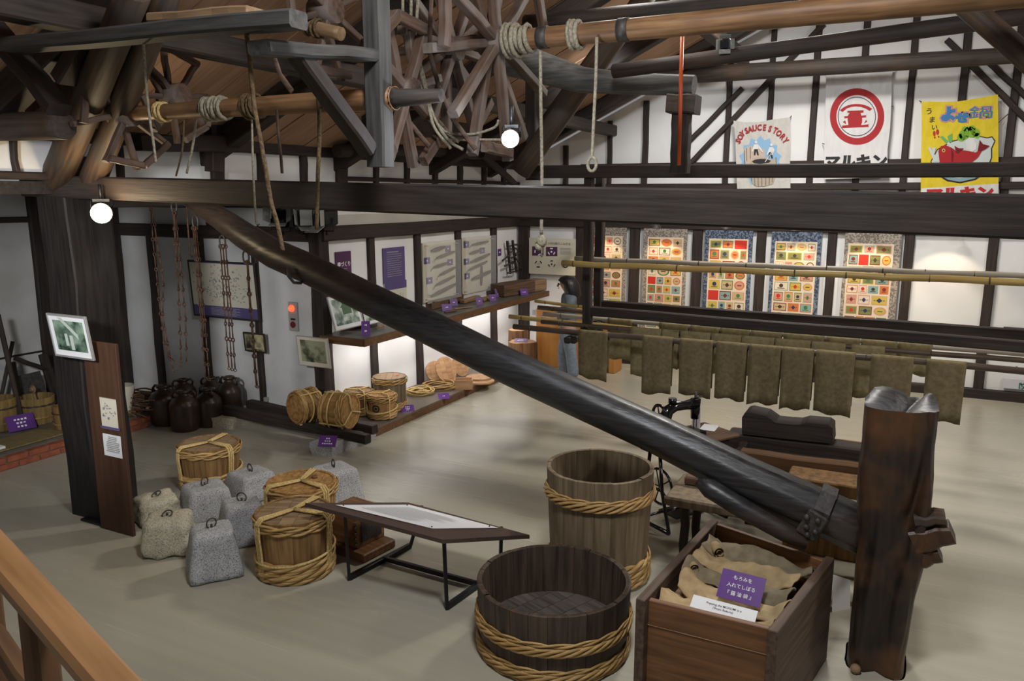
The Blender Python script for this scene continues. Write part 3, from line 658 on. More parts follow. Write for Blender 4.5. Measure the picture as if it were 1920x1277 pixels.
m = MB(); q = P(1523, 985, Y=YL-.19); m.box((0, 0, 0), (.12, .03, .17), Tm(q) @ Ry(.45), .01)
for dx, dz in ((-.03, .05), (.03, .04), (-.03, -.01), (.02, -.03), (-.02, -.055)): m.sphere(q+Vector((dx, -.02, dz)), .018, 8, 6)
part('riveted_plate', m, M_iron, bd, world=True)
cl2 = [(1308, 900, 10), (1330, 915, 20), (1400, 958, 20), (1470, 997, 19), (1515, 1018, 15)]
m = MB(); p2 = [P(x, y, Y=YL-.17) for x, y, r in cl2]; m.tube(p2, [pm(r, p)*.95 for (x, y, r), p in zip(cl2, p2)], 12); part('side_splint', m, M_lever, lev, world=True)
m = MB(); c = P(548, 517, Y=YL-.1)
m.tube([P(540, 500, Y=YL-.16), P(541, 518, Y=YL-.17), P(551, 530, Y=YL-.17), P(564, 531, Y=YL-.1), P(570, 522, Y=YL-.05)], .012, 8); part('iron_hook', m, M_iron, lev, world=True)

# natural post at right
YP = 4.85
rows = [(1330, 1570, 1700), (1250, 1582, 1702), (1195, 1588, 1712), (1130, 1593, 1722), (1060, 1596, 1740), (1000, 1599, 1750), (930, 1601, 1757), (860, 1605, 1760), (795, 1610, 1766), (772, 1612, 1768)]
pp = thing('press_post', 'massive natural wood post with hollowed grey top at the right foreground', 'post', (P(1640, 1300, Y=4.7).x, 4.85, 0))
m = MB(); seg = 72; vs, fs = [], []
n = (len(rows)-1)*7+1; Z0 = 0.0
def prow(t):
    i = min(int(t), len(rows)-2); f = t-i; return [rows[i][k]+(rows[i+1][k]-rows[i][k])*f for k in range(3)]
ztop = P(1690, 790, Y=4.62).z
for i in range(n):
    y, xl, xr = prow(i*(len(rows)-1)/(n-1)); A, Bq = P(xl, y, Y=4.66), P(xr, y, Y=4.66)
    z = max(0.0, A.z*.5+Bq.z*.5) if i else 0.0
    cx = (A.x+Bq.x)/2; hw = (Bq.x-A.x)/2*.93; hd = .19
    for k in range(seg):
        a = 2*PI*k/seg; e = .42
        ca, sa = math.cos(a), math.sin(a)
        ux = math.copysign(abs(ca)**e, ca); uy = math.copysign(abs(sa)**e, sa)
        wv = .35*noise.noise(Vector((ux*1.1, uy*1.1, z*1.6)))
        nz_ = 1+.06*noise.noise(Vector((ux*1.3, uy*1.3, z*2.2)))+.05*noise.noise(Vector(((ux+wv)*4.2, (uy+wv)*4.2, z*.9)))+.018*noise.noise(Vector(((ux+wv)*11, (uy+wv)*11, z*1.5)))
        # a bark hollow wandering down the front face
        g = .085*math.exp(-((ux-.30+.45*math.sin(z*2.6+.9))/.20)**2)*(1-.5*abs(z-.8)) if uy < -.3 else 0
        vs.append(Vector((cx+hw*ux*nz_, YP+(hd*uy)*nz_+g, z)))
for i in range(n-1):
    for k in range(seg): l = (k+1) % seg; fs.append((i*seg+k, i*seg+l, i*seg+seg+l, i*seg+seg+k))
m.add(vs, fs, None, True); m.mi = 1
# top: rings towards the middle with a saddle-shaped hollow
last = vs[-seg:]; cen = sum(last, Vector())/seg; tv, tf = list(last), []
for j, s_ in enumerate((.86, .6, .3, .05)):
    for k in range(seg):
        q = cen+(last[k]-cen)*s_; dx = (q.x-cen.x)/.17; dy = (q.y-cen.y)/.19
        q = q+Vector((0, 0, .015+.05*dy-.085*math.exp(-((dx-.1-.35*dy)/.30)**2)+.006*noise.noise(q*9))); tv.append(q)
for j in range(4):
    for k in range(seg): l = (k+1) % seg; tf.append((j*seg+k, j*seg+l, j*seg+seg+l, j*seg+seg+k))
tf.append(tuple(range(4*seg, 5*seg)))
m.add(tv, tf, None, True)
part('trunk', m, [M_pillar, M_pillargrey], pp, world=True)
for (x0_, y0_, x1_, y1_, hp, dd, mt) in ((1715, 971, 1772, 968, 20, .16, M_logbrown), (1712, 1012, 1785, 995, 44, .16, M_pillar), (1715, 1046, 1762, 1035, 34, .13, M_pillar)):
    timber('wedge', None, P(x0_, y0_, Y=YP-.10), P(x1_, y1_, Y=YP-.10), dd, pm(hp, P(x0_, y0_, Y=YP)), mt, pp, h1=pm(hp*.7, P(x0_, y0_, Y=YP)), w1=dd)
m = MB(); m.sphere(P(1604, 1254, Y=4.63), .03, 10, 6); part('peg', m, M_blockl, pp, world=True)

# press box
ZB = .65
FL, FR, BR, BL = P(1192, 1122, Z=ZB), P(1458, 1186, Z=ZB), P(1565, 1046, Z=ZB), P(1333, 972, Z=ZB)
bx = thing('press_box', 'brown wooden press box filled with cloth sacks in the right foreground', 'box', ((FL+FR+BR+BL)/4)*1.0-Vector((0, 0, ZB)))
def wallboard(a, b, th, z0, z1, mat, name, inset=0.0):
    a, b = Vector((a.x, a.y, 0)), Vector((b.x, b.y, 0)); M = axisM(a, b); L = (b-a).length
    m = MB(); m.box((L/2, th/2, (z0+z1)/2), (L, th, z1-z0), None, .004)
    return put(name, m.mesh(name, [mat]), bx, WM[bx.name].inverted() @ M)
uf = (FR-FL).normalized(); vf = (BL-FL).normalized()
wallboard(FL+uf*.05+vf*.05, FR-uf*.05+vf*.05, .035, 0, ZB-.02, M_boxw, 'front_board')
wallboard(BR-uf*.04, BL+uf*.04, .035, 0, ZB-.02, M_boxw, 'back_board')
wallboard(BL+uf*.0, FL, .05, 0, ZB, M_boxedge, 'side_board')
wallboard(FR, BR, .05, 0, ZB, M_boxedge, 'side_board')
m = MB(); zf = ZB-.16; cc = (FL+FR+BR+BL)/4
m.add([Vector((q.x, q.y, zf)) for q in (FL.lerp(cc, .08), FR.lerp(cc, .08), BR.lerp(cc, .08), BL.lerp(cc, .08))], [(0, 1, 2, 3)]); part('inner_floor', m, M_blockl, bx, world=True)
def box_pt(u, v, z): 
    a = FL.lerp(FR, u); b = BL.lerp(BR, u); q = a.lerp(b, v); return Vector((q.x, q.y, z))
def sack(label, v0, v1, zc, mat, amp, ph, u0=.09, u1=.91, tw=0.0):
    m = MB(); nu, nv = 48, 18; vs, fs = [], []
    for j in range(nv+1):
        for i in range(nu+1):
            u, v = i/nu, j/nv
            uu = u0+(u1-u0)*u+.012*math.sin(9*v+ph); vv = v0+(v1-v0)*v+tw*(u-.5)+.012*math.sin(6*u+ph*2)
            edge = max(0, .12-min(u, 1-u))/.12
            z = zc+amp*.5*math.sin(5.2*u+ph)*math.sin(PI*v)+.018*noise.noise(Vector((u*5, v*3+ph, ph)))+.012*noise.noise(Vector((u*13+ph, v*7, ph*3)))+.045*edge-.05*(v-.5)*1.0+.03*math.cos(PI*(v*2-1)*.9)
            vs.append(box_pt(uu, vv, z))
    N = (nu+1)*(nv+1); vs += [p-Vector((0, 0, .012)) for p in vs]
    for j in range(nv):
        for i in range(nu):
            k = j*(nu+1)+i; fs += [(k, k+1, k+nu+2, k+nu+1), (N+k, N+k+nu+1, N+k+nu+2, N+k+1)]
    for i in range(nu): fs += [(i+1, i, N+i, N+i+1), (nv*(nu+1)+i, nv*(nu+1)+i+1, N+nv*(nu+1)+i+1, N+nv*(nu+1)+i)]
    for j in range(nv): fs += [(j*(nu+1), (j+1)*(nu+1), N+(j+1)*(nu+1), N+j*(nu+1)), ((j+1)*(nu+1)+nu, j*(nu+1)+nu, N+j*(nu+1)+nu, N+(j+1)*(nu+1)+nu)]
    m.add(vs, fs, None, True)
    return solo('cloth_sack', m, mat, label, 'sack', 'folded sacks in the press box')
sack('tan cloth sack lying flat at the front of the press box', .07, .30, ZB-.105, M_sack, .02, .3)
sack('crumpled pale sack behind the purple card in the press box', .24, .46, ZB-.08, M_sack, .05, 1.7, .14, .93, -.05)
sack('greyish sack in the middle of the press box', .38, .60, ZB-.07, M_sackg, .05, 2.9, tw=-.06)
sack('tan sack folded behind the greyish one in the press box', .54, .76, ZB-.055, M_sack, .06, 4.2, .09, .88, -.04)
sack('rearmost dull sack in the press box under the lever', .72, .93, ZB-.06, M_sackg, .05, 5.4)
for u, v, r_, lab in ((.13, .50, .035, 'rolled end of a sack at the left side of the press box, nearer the card'), (.2, .74, .04, 'rolled end of a sack at the far left of the press box')):
    q = box_pt(u, v, ZB-.04); m = MB(); pts = []
    for k in range(22): a = k*.55; pts.append((r_*(.25+.035*k)*math.cos(a), 0, r_*(.25+.035*k)*math.sin(a)))
    vs, fs = [], []
    for k, pt in enumerate(pts):
        vs += [Vector(pt)-Vector((0, .05, 0)), Vector(pt)+Vector((0, .05, 0))]
        if k: fs.append((2*k-2, 2*k, 2*k+1, 2*k-1))
    m.add(vs, fs, Tm(q) @ Rz(.5), True); solo('sack_roll', m, M_sack, lab, 'sack', 'folded sacks in the press box')

# ------------------------------------------------------------------ cards
def card(label, base, w, h, yaw, tilt, lines, mat=M_purple, ink=M_white, sz=None, marks=None, name='purple_card', group='purple name cards', stand=True, th=.004):
    """a leaning card; base = bottom centre; yaw turns its lower edge; tilt leans it back"""
    t = thing(name, label, 'card', Tm(base) @ Rz(yaw) @ Rx(PI/2-tilt), group)
    m = MB(); m.box((0, h/2, -th/2), (w, h, th)); part('panel', m, mat, t)
    m = MB()
    if lines:
        n = len(lines); s_ = sz or h*.17
        for i, tx in enumerate(lines): m.text(tx, s_, Tm((0, h*(.5+.5*(n-1)*.27-i*.27), .0015)), bold=s_*.01)
        part('lettering', m, ink, t)
    elif marks:
        for (x, y, ww, hh) in marks: m.rect((x-.5)*w-ww*w/2, y*h-hh*h/2, (x-.5)*w+ww*w/2, y*h+hh*h/2, .0015)
        part('lettering', m, ink, t)
    if stand and tilt > .1:
        m = MB(); q = h*math.cos(tilt)*.8
        m.prism([(-.012, 0), (.012, 0), (.012, -.001), (-.012, -.001)], .001); m.add([(-.01, h*.7, -th), (.01, h*.7, -th), (.01, h*.7-h*.7*math.cos(tilt)*math.cos(tilt), -th-h*.7*math.cos(tilt)*math.sin(PI/2-0)*0-h*.35), (-.01, h*.7-h*.7*math.cos(tilt)*math.cos(tilt), -th-h*.35)], [(0, 1, 2, 3)])
    return t
def blur_lines(rows, n=4, seed=0, w=.5, ch=.10):
    """unreadable writing: rows of small dashes"""
    r = random.Random(seed); out = []
    for y, k in rows:
        for i in range(k):
            out.append((.5+(i-(k-1)/2)*ch*1.25, y, ch*.8, ch*(.7+.5*r.random())))
    return out
q = box_pt(.60, .27, ZB-.045)
card('purple card with white Japanese writing standing in the press box', q, .235, .16, math.radians(-6), math.radians(42), ['もろみを', '入れてしぼる', '『 醤 油 袋 』'], sz=.026)
q = box_pt(.56, .125, ZB-.055)
card('white English caption card lying on the front edge of the press box', q, .34, .075, math.radians(-4), math.radians(58), ['Pressing the MOROMI in a', '(Shoyu Bukuro)'], mat=M_paper, ink=M_black, sz=.017, name='white_card', group=None)

# ================================================================== COOPERED VESSELS
def pxr(x, ybase, ytop, rx, Z=0.0):
    c = P(x, ybase, Z=Z); zt = P(x, ytop, Y=c.y).z; top = Vector((c.x, c.y, zt)); return c, pm(rx, top), zt-Z
def vessel_parts(t, rb, rt_, h, n, mat, th=.022, inset=.04, floor_mat=None, open_top=True, lid=None, lid_z=None, L=None):
    """n stave pieces round the wall (each its own object), floor and lid boards"""
    m = MB(); a0, a1 = -PI/n+.0025, PI/n-.0025; seg = 4
    m.lathe([(rb, 0), (rt_, h), (rt_-th*.3, h+.003), (rt_-th, h), (rb-th, 0), (rb, 0)], seg, None, False, a0, a1)
    me = m.mesh('stave', [mat]); rnd = random.Random(int(h*1000)+n)
    for k in range(n):
        dz = rnd.uniform(-.003, .003) if open_top else 0
        put('stave', me, t, Tm((0, 0, dz)) @ Rz(2*PI*k/n+.1))
    m = MB(); m.lathe([(rb-th*.2, .0), (rb-th*.2, h*.98), ((rt_-th*.8), h*.98), (rb-th*.8, .0)], 40, None, True) if False else m.disc(rb-th, .03, 32); part('bottom', m, floor_mat or mat, t)
    m = MB(); m.lathe([(rb-th*.45, .01), (rt_-th*.45, h-.012)], 48); part('inner_skin', m, mat, t)
    if lid is not None:
        z = h-.012 if lid_z is None else lid_z; nb = 5; R = rt_-th*.9
        for k in range(nb):
            x0_ = -R+2*R*k/nb+.0015; x1_ = -R+2*R*(k+1)/nb-.0015; top, bot = [], []
            for j in range(9):
                x = x0_+(x1_-x0_)*j/8; y = math.sqrt(max(0, R*R-x*x)); top.append((x, y)); bot.append((x, -y))
            mm = MB(); mm.prism(bot+list(reversed(top)), .014); part('lid_board', mm, lid, t, L=Tm((0, 0, z-.004+.001*(k % 2))) @ Rz(.5))
def hoop(t, R, z, sr, strands, waves, mat, vz=1.0, name='hoop', tilt=0.0, ph=0.0):
    m = MB(); n = 72
    for s_ in range(strands):
        pts = []
        for i in range(n):
            a = 2*PI*i/n; w = waves*a+2*PI*s_/strands+ph
            rr = R+sr*.9+sr*.75*math.cos(w); pts.append((rr*math.cos(a), rr*math.sin(a), z+sr*1.15*vz*math.sin(w)+tilt*math.sin(a+1)))
        m.tube(pts, sr*.5, 6, closed=True, flat=1.9)
    return part(name, m, mat, t)
def keg_rope(t, R, Rb, h, ang, n=3, r=.009, mat=None, spread=.022, top_to=None):
    """parallel cords across the lid centre and down one side"""
    mat = mat or M_rope; m = MB(); d = Vector((math.cos(ang), math.sin(ang), 0)); s_ = Vector((-d.y, d.x, 0))
    for k in range(n):
        o = s_*((k-(n-1)/2)*spread)
        pts = [o*.5+Vector((0, 0, h+r)), d*R*.5+o*.8+Vector((0, 0, h+r)), d*(R*.94)+o+Vector((0, 0, h+r*1.2)), d*(R+r*1.6)+o+Vector((0, 0, h-.02)), d*(R+r*2.2)+o+Vector((0, 0, h*.75)), d*((R+Rb)/2+r*2.5)+o+Vector((0, 0, h*.45)), d*(Rb+.03)+o+Vector((0, 0, h*.16)), d*(Rb+.028)+o+Vector((0, 0, .01))]
        m.tube(pts, r, 6)
    return part('rope_band', m, mat, t)
def waist_rope(t, R, z, r=.010, tilt=0.03, n=48):
    m = MB(); m.tube([((R+r)*math.cos(2*PI*i/n), (R+r)*math.sin(2*PI*i/n), z+tilt*math.sin(2*PI*i/n+.5)) for i in range(n)], r, 6, closed=True); return part('waist_rope', m, M_rope, t)
def keg(label, c, r, h, M=None, angs=(.3, 2.4, 4.5), wood_=None, low=4, plug=True, group='rope bound wooden kegs', n=16, emblem=False, top_hoops=2, low_r=.017, rope_n=3):
    t = thing('wooden_keg', label, 'keg', (Tm(c) if M is None else M), group)
    wd_ = wood_ or M_keg; rb = r*.90
    vessel_parts(t, rb, r, h, n, wd_, open_top=False, lid=M_keglid if wd_ is M_kegdark else wd_, lid_z=h-.018)
    for k in range(top_hoops): hoop(t, r-.004*k, h-.03-.035*k, .011, 2, 5+k, M_bamboohoop, 1.0)
    for k in range(low): hoop(t, rb+(r-rb)*(.06*k)+.004+.006*math.sin(k*2.1), .03+k*low_r*2.0, low_r, 3, 4, M_bamboohoop, .9, name='lower_hoop', tilt=.006*(k % 2), ph=k*.8)
    for a in angs: keg_rope(t, r, rb, h, a, rope_n)
    waist_rope(t, rb+(r-rb)*.45+.014, h*.36)
    if plug: m = MB(); m.tube([(r*.45*math.cos(1.3), r*.45*math.sin(1.3), h-.01), (r*.45*math.cos(1.3), r*.45*math.sin(1.3), h+.012)], .025, 12); part('plug', m, M_boxw, t)
    return t
vn = math.radians(-63)      # direction towards the camera seen from the kegs
c, r, h = pxr(556, 1066, 958, 71); keg('nearest rope bound keg, left of the slanted caption table', c, r, h, angs=(vn-.75, vn+1.25, vn+2.7), wood_=M_kegdark)
c, r, h = pxr(570, 1005, 903, 64); keg('pale lidded keg behind the nearest keg', c, r, h, angs=(vn-.95, vn+.95, vn+3.0))
c, r, h = pxr(397, 908, 831, 55); keg('keg standing at the back left among the stone weights', c, r, h, angs=(vn-.8, vn+1.05, vn+2.9), wood_=M_kegdark, plug=False)
# tall barrel
c, r, h = pxr(1121, 1072, 872, 100)
t = thing('tall_barrel', 'tall open wooden barrel with braided hoops behind the low tub', 'barrel', c)
vessel_parts(t, r*.90, r, h, 20, M_tall, th=.03)
hoop(t, r*.975, h*.79, .014, 5, 6, M_bamboohoop, 1.7); hoop(t, r*.985, h*.835, .008, 2, 9, M_bamboohoop)
for k in range(4): hoop(t, r*.905, .05+.04*k, .017, 3, 6, M_bamboohoop, 1.0, name='lower_hoop', ph=k)
# low tub
c, r, h = pxr(1037, 1203, 1083, 144)
t = thing('low_tub', 'broad low dark tub with two pale braided hoops in the foreground', 'tub', c)
vessel_parts(t, r*.965, r, h, 26, M_tub, th=.032, floor_mat=M_tubfloor)
nb = 7; R = r*.93
for k in range(nb):
    x0_ = -R+2*R*k/nb+.002; x1_ = -R+2*R*(k+1)/nb-.002; top, bot = [], []
    for j in range(7): x = x0_+(x1_-x0_)*j/6; y = math.sqrt(max(0, R*R-x*x)); top.append((x, y)); bot.append((x, -y))
    mm = MB(); mm.prism(bot+list(reversed(top)), .012); part('floor_board', mm, M_tubfloor, t, L=Tm((0, 0, .10)) @ Rz(-.4))
hoop(t, r*.985, h*.50, .012, 5, 7, M_bamboohoop, 1.6); hoop(t, r*.99, h*.60, .008, 2, 10, M_bamboohoop)
hoop(t, r*.966, h*.11, .012, 5, 7, M_bamboohoop, 1.5, ph=.5); hoop(t, r*.972, h*.20, .008, 2, 10, M_bamboohoop, ph=1); hoop(t, r*.968, h*.05, .010, 2, 10, M_bamboohoop, ph=2)

# ================================================================== STONE WEIGHTS
def stone(label, xb, yb, ytop, wpx, mat, rot, top=.72, rough=.012, seed=0, ring_flat=False, depth=1.0):
    c = P(xb, yb, Z=0); zt = P(xb, ytop, Y=c.y).z; w = pm(wpx, c); h = zt
    t = thing('stone_weight', label, 'stone', Tm(c) @ Rz(rot), 'stone press weights')
    m = MB(); N = 9; vs, idx, fs = [], {}, []
    def pt(u, v, f):
        q = {0: (u, v, 1), 1: (u, v, -1), 2: (1, u, v), 3: (-1, u, v), 4: (u, 1, v), 5: (u, -1, v)}[f]
        p = 7.0 if rough > .01 else 13.0; nn = (abs(q[0])**p+abs(q[1])**p+abs(q[2])**p)**(1/p); return Vector(q)/nn
    for f in range(6):
        for i in range(N+1):
            for j in range(N+1):
                q = pt(-1+2*i/N, -1+2*j/N, f); key = (round(q.x, 4), round(q.y, 4), round(q.z, 4))
                if key not in idx:
                    s_ = 1+(top-1)*(q.z+1)/2; z = (q.z+1)/2*h
                    nn = noise.noise(Vector((q.x*2.2+seed*5, q.y*2.2, q.z*2.2)))*1.4+.6*noise.noise(q*6+Vector((seed, 0, 0)))
                    idx[key] = len(vs); vs.append(Vector((q.x*w/2*s_, q.y*w*depth/2*s_, z))+q*rough*nn)
        for i in range(N):
            for j in range(N):
                g = [idx[tuple(round(e, 4) for e in pt(-1+2*a/N, -1+2*b/N, f))] for a, b in ((i, j), (i+1, j), (i+1, j+1), (i, j+1))]
                fs.append(tuple(g) if f in (0, 2, 5) else tuple(reversed(g)))
    vs = [Vector((v.x, v.y, max(0, v.z))) for v in vs]
    m.add(vs, fs, None, True); part('block', m, mat, t)
    m = MB(); rr = .038
    pts = [(rr*math.cos(a), rr*.25*math.sin(a), rr*math.sin(a)) for a in [2*PI*k/16 for k in range(16)]]
    m.tube(pts, .0055, 6, closed=True, M=Tm((0, 0, h+(.012 if ring_flat else .03))) @ Rz(.7+seed) @ (Rx(1.35) if ring_flat else Rx(.3)))
    m.tube([(0, 0, h-.01), (0, 0, h+.022)], .009, 6)
    part('iron_ring', m, M_iron, t)
    return t
R30 = math.radians(56)
stone('yellowish rough stone weight nearest the column', 297, 975, 930, 78, M_sandst, R30+.2, .86, .012, 1, True)
stone('yellowish stone weight in front with a rusty ring', 319, 1030, 968, 92, M_sandst, R30-.25, .84, .012, 2, True)
stone('grey granite weight between the yellowish stones and the kegs', 388, 965, 910, 92, M_granite, R30+.1, .74, .004, 3)
stone('grey granite weight at the back right of the keg among the stones', 472, 930, 884, 84, M_granite, R30+.35, .74, .004, 4)
stone('grey granite weight tucked against the nearest keg', 458, 1010, 940, 90, M_granite, R30, .70, .004, 5)
stone('nearest grey granite weight with a chipped lower corner', 403, 1072, 990, 100, M_granite, R30-.05, .70, .004, 6)
stone('grey granite weight behind the pale lidded keg', 628, 945, 876, 92, M_granite, R30+.2, .72, .004, 7)

# ================================================================== CAPTION TABLE
NL, NR, FR2, FL2 = P(572, 943, Y=4.05), P(830, 1012, Y=4.05), P(993, 1003, Y=4.72), P(765, 942, Y=4.72)
ct = thing('caption_table', 'low slanted caption table with a white text panel and black steel legs', 'table', Vector(((NL.x+NR.x)/2, 4.4, 0)))
m = MB(); dn = Vector((0, 0, -.028)); vs = [NL, NR, FR2, FL2]; vs += [v+dn for v in vs]
m.add(vs, [(0, 1, 2, 3), (7, 6, 5, 4), (1, 0, 4, 5), (2, 1, 5, 6), (3, 2, 6, 7), (0, 3, 7, 4)]); part('table_top', m, wood('table_brown', (.055, .033, .026), (.085, .052, .04), bump=.05), ct, world=True)
def tq(u, v, e=.003): return NL.lerp(NR, u).lerp(FL2.lerp(FR2, u), v)+Vector((0, 0, e))
m = MB(); m.add([tq(.075, .19), tq(.755, .27), tq(.80, .94), tq(.085, .91)], [(0, 1, 2, 3)]); tp = part('text_panel', m, M_paper, ct, world=True)
m = MB(); rr = random.Random(3)
for v in [.34+.045*k for k in range(11)]:
    m.add([tq(.16, v, .005), tq(.16+.5*(.6+.4*rr.random()), v, .005), tq(.16+.5*(.6+.4*rr.random()), v+.014, .005), tq(.16, v+.014, .005)], [(0, 1, 2, 3)])
part('text_lines', m, flat('faint_print', (.55, .55, .57), .6), tp, world=True)
m = MB()
for u, v in ((.10, .24), (.72, .31), (.76, .89), (.11, .86)): m.sphere(tq(u, v, .006), .006, 8, 4)
part('screws', m, M_iron, tp, world=True)
legs = [(P(655, 1088, Z=0), NL.lerp(NR, .28)), (P(838, 1143, Z=0), NL.lerp(NR, .985)), (P(768, 1028, Z=0), FL2.lerp(FR2, .35)), (P(938, 1072, Z=0), FL2.lerp(FR2, .80))]
for a, b in legs:
    mm = MB(); top = Vector((a.x, a.y, b.z-.03)); mm.box(((a.x+b.x)/2, (a.y+b.y)/2, b.z/2-.015), (.001, .001, .001)) if False else mm.tube([a, Vector((b.x*.35+a.x*.65, b.y*.35+a.y*.65, b.z-.03))], .016, 4, smooth=False); part('leg', mm, M_blacksteel, ct, world=True)
for i, j in ((0, 2), (1, 3)): timber('foot_bar', None, legs[i][0]+Vector((0, 0, .02)), legs[j][0]+Vector((0, 0, .02)), .035, .04, M_blacksteel, ct, bev=.003, wob=0)
a = legs[0][0].lerp(legs[2][0], .55); b = legs[1][0].lerp(legs[3][0], .55); timber('stretcher', None, a+Vector((0, 0, .03)), b+Vector((0, 0, .03)), .03, .035, M_blacksteel, ct, bev=.003, wob=0)

# small chest of drawers behind the table
c = P(672, 1035, Z=0)+Vector((-.05, .06, 0))
ch = thing('small_chest', 'small brown wooden chest on a plinth under the caption table', 'chest', Tm(c) @ Rz(math.radians(-8)))
m = MB(); m.box((0.02, 0, .035), (.44, .36, .07), None, .01); part('plinth', m, M_boxw, ch)
m = MB(); m.box((-.04, .02, .20), (.34, .30, .26), None, .006); part('body', m, M_boxw, ch)
for sx in (-.20, .12):
    m = MB()
    for k in range(5): m.box((sx, -.14, .10+.045*k), (.03, .02, .035), None, .008)
    part('carved_edge', m, M_boxedge, ch)
m = MB(); m.box((.135, .02, .20), (.012, .22, .18), None, .004); part('side_panel', m, M_dark, ch)
# ================================================================== SKID RAILS, LYING KEGS, PLATFORM
ZR = .24
for lab, a, b, hp in (('front dark skid rail carrying the lying kegs', (424, 769), (690, 823), 26), ('rear dark skid rail carrying the lying kegs', (468, 759), (703, 805), 22)):
    p0, p1 = P(*a, Z=ZR-.06), P(*b, Z=ZR-.06); timber('skid_rail', lab, p0, p1, .11, .12, M_dark, cat='rail', group='skid rails', w1=.10, h1=.10)
def rough_block(name, label, pts4, h, mat, seed=0):
    """a rough stone from four floor corners"""
    t = [Vector((p.x, p.y, 0)) for p in pts4]; m = MB(); n = 8; vs, fs = [], []
    for z in (0, h*.6, h):
        for i in range(n+1):
            for j in range(2):
                q = t[0].lerp(t[1], i/n).lerp(t[3].lerp(t[2], i/n), j); e = noise.noise(q*6+Vector((0, 0, z*9+seed)))*.02
                vs.append(q+Vector((e, e, z*(1+.25*noise.noise(q*4+Vector((seed, 0, 0)))))))
    W = (n+1)*2
    for k in range(2):
        for i in range(n):
            b = k*W+2*i; fs += [(b, b+2, b+W+2, b+W), (b+3, b+1, b+W+1, b+W+3)]
        fs += [(k*W+1, k*W, k*W+W, k*W+W+1), (k*W+2*n, k*W+2*n+1, k*W+W+2*n+1, k*W+W+2*n)]
    for i in range(n): b = 2*W+2*i; fs.append((b, b+2, b+3, b+1))
    m.add(vs, fs); return solo(name, m, mat, label, 'stone', 'rough stones under the skid')
rough_block('support_stone', 'long rough grey stone under the right end of the skid rails', [P(582, 853, Z=0), P(622, 856, Z=0), P(706, 824, Z=0), P(668, 812, Z=0)], .14, M_granite, 1)
rough_block('support_stone', 'pale broken stone under the left end of the skid rails', [P(400, 803, Z=0), P(436, 806, Z=0), P(492, 782, Z=0), P(452, 778, Z=0)], .13, M_sandst, 5)
def lying(label, xa, ya, xb, yb, rpx, Z, **kw):
    a = P(xa, ya, Z=Z); r = pm(rpx, a); b = P(xb, yb, Z=Z); a, b = a+Vector((0, 0, 0)), b
    d = (b-a); zax = d.normalized(); x = Vector((0, 0, 1)); x = (x-zax*x.dot(zax)).normalized(); y = zax.cross(x)
    M = Matrix(((x.x, y.x, zax.x, a.x), (x.y, y.y, zax.y, a.y), (x.z, y.z, zax.z, a.z), (0, 0, 0, 1)))
    return keg(label, a, r, d.length, M=M, **kw)
lying('keg lying on the skid rails, the left of the two', 552, 766, 592, 757, 31, ZR+.15, angs=(0.6, 2.7, 4.8), low=2, low_r=.010, n=14, plug=False, rope_n=1)
lying('keg lying on the skid rails, the right of the two, lid to the right', 612, 766, 658, 771, 33, ZR+.16, angs=(0.2, 2.2, 4.4), low=2, low_r=.010, n=14, plug=False, rope_n=1)
card('purple card leaning at the foot of the skid rails', P(612, 838, Z=.14), .19, .13, math.radians(20), math.radians(40), None, marks=blur_lines(((.72, 2), (.5, 3), (.28, 5))))

# exhibit platform along the left wall
PX0, PX1, PY0, PY1, PZ = XW+.005, -5.33, 7.05, 10.35, .11
pf = thing('exhibit_platform', 'low brown platform along the left wall carrying kegs and rope', 'platform', (PX0, (PY0+PY1)/2, 0))
m = MB(); m.box(((PX0+PX1)/2, (PY0+PY1)/2, PZ-.01), (PX1-PX0, PY1-PY0, .02)); part('deck', m, M_plat, pf, world=True)
m = MB(); m.box((PX1-.012, (PY0+PY1)/2, (PZ-.02)/2), (.024, PY1-PY0, PZ-.02)); part('front_board', m, M_shelf, pf, world=True)
m = MB(); m.box(((PX0+PX1)/2, PY0+.012, (PZ-.02)/2), (PX1-PX0-.05, .024, PZ-.02)); part('end_board', m, M_shelf, pf, world=True)
vn2 = math.radians(-60)
def keg_on(label, x, yb, yt, rx, **kw):
    c, r, h = pxr(x, yb, yt, rx, Z=PZ); return keg(label, c, r, h, **kw)
k1 = keg_on('small keg with a burnt round emblem on the platform', 717, 782, 738, 26, angs=(vn2+.6, vn2-1.6, vn2+2.6), low=3, low_r=.012, n=14, plug=False, rope_n=1)
r_ = .155; m = MB(); c1 = P(702, 764, Y=k1.location.y)      # emblem burnt on the staves
kc = Vector(k1.location); 
def onkeg(a, z, e, rr): return (rr+e)*math.cos(a), (rr+e)*math.sin(a), z
kr = pm(26, kc)*.955
vs, fs = [], []
for i in range(25):
    b = 2*PI*i/24
    for q in (.030, .046): vs.append(onkeg(vn2-.35+q*math.cos(b)/kr, .145+q*math.sin(b), .009, kr))
for i in range(24): fs.append((2*i, 2*i+1, 2*i+3, 2*i+2))
m.add(vs, fs); vs = [onkeg(vn2-.35+.019*math.cos(2*PI*i/12)/kr, .145+.016*math.sin(2*PI*i/12), .009, kr) for i in range(12)]; m.add(vs, [tuple(range(12))])
part('burnt_emblem', m, M_black, k1)
keg_on('small keg behind the emblem keg, next to the wall', 674, 775, 731, 26, angs=(vn2+.5, vn2+2.4, vn2-1.7), low=3, low_r=.012, n=14, plug=False, wood_=M_kegdark, rope_n=1)
c, r, h = pxr(732, 765, 705, 31, Z=PZ)
t = thing('wooden_keg', 'taller greyish keg without ropes on the platform', 'keg', c, 'rope bound wooden kegs')
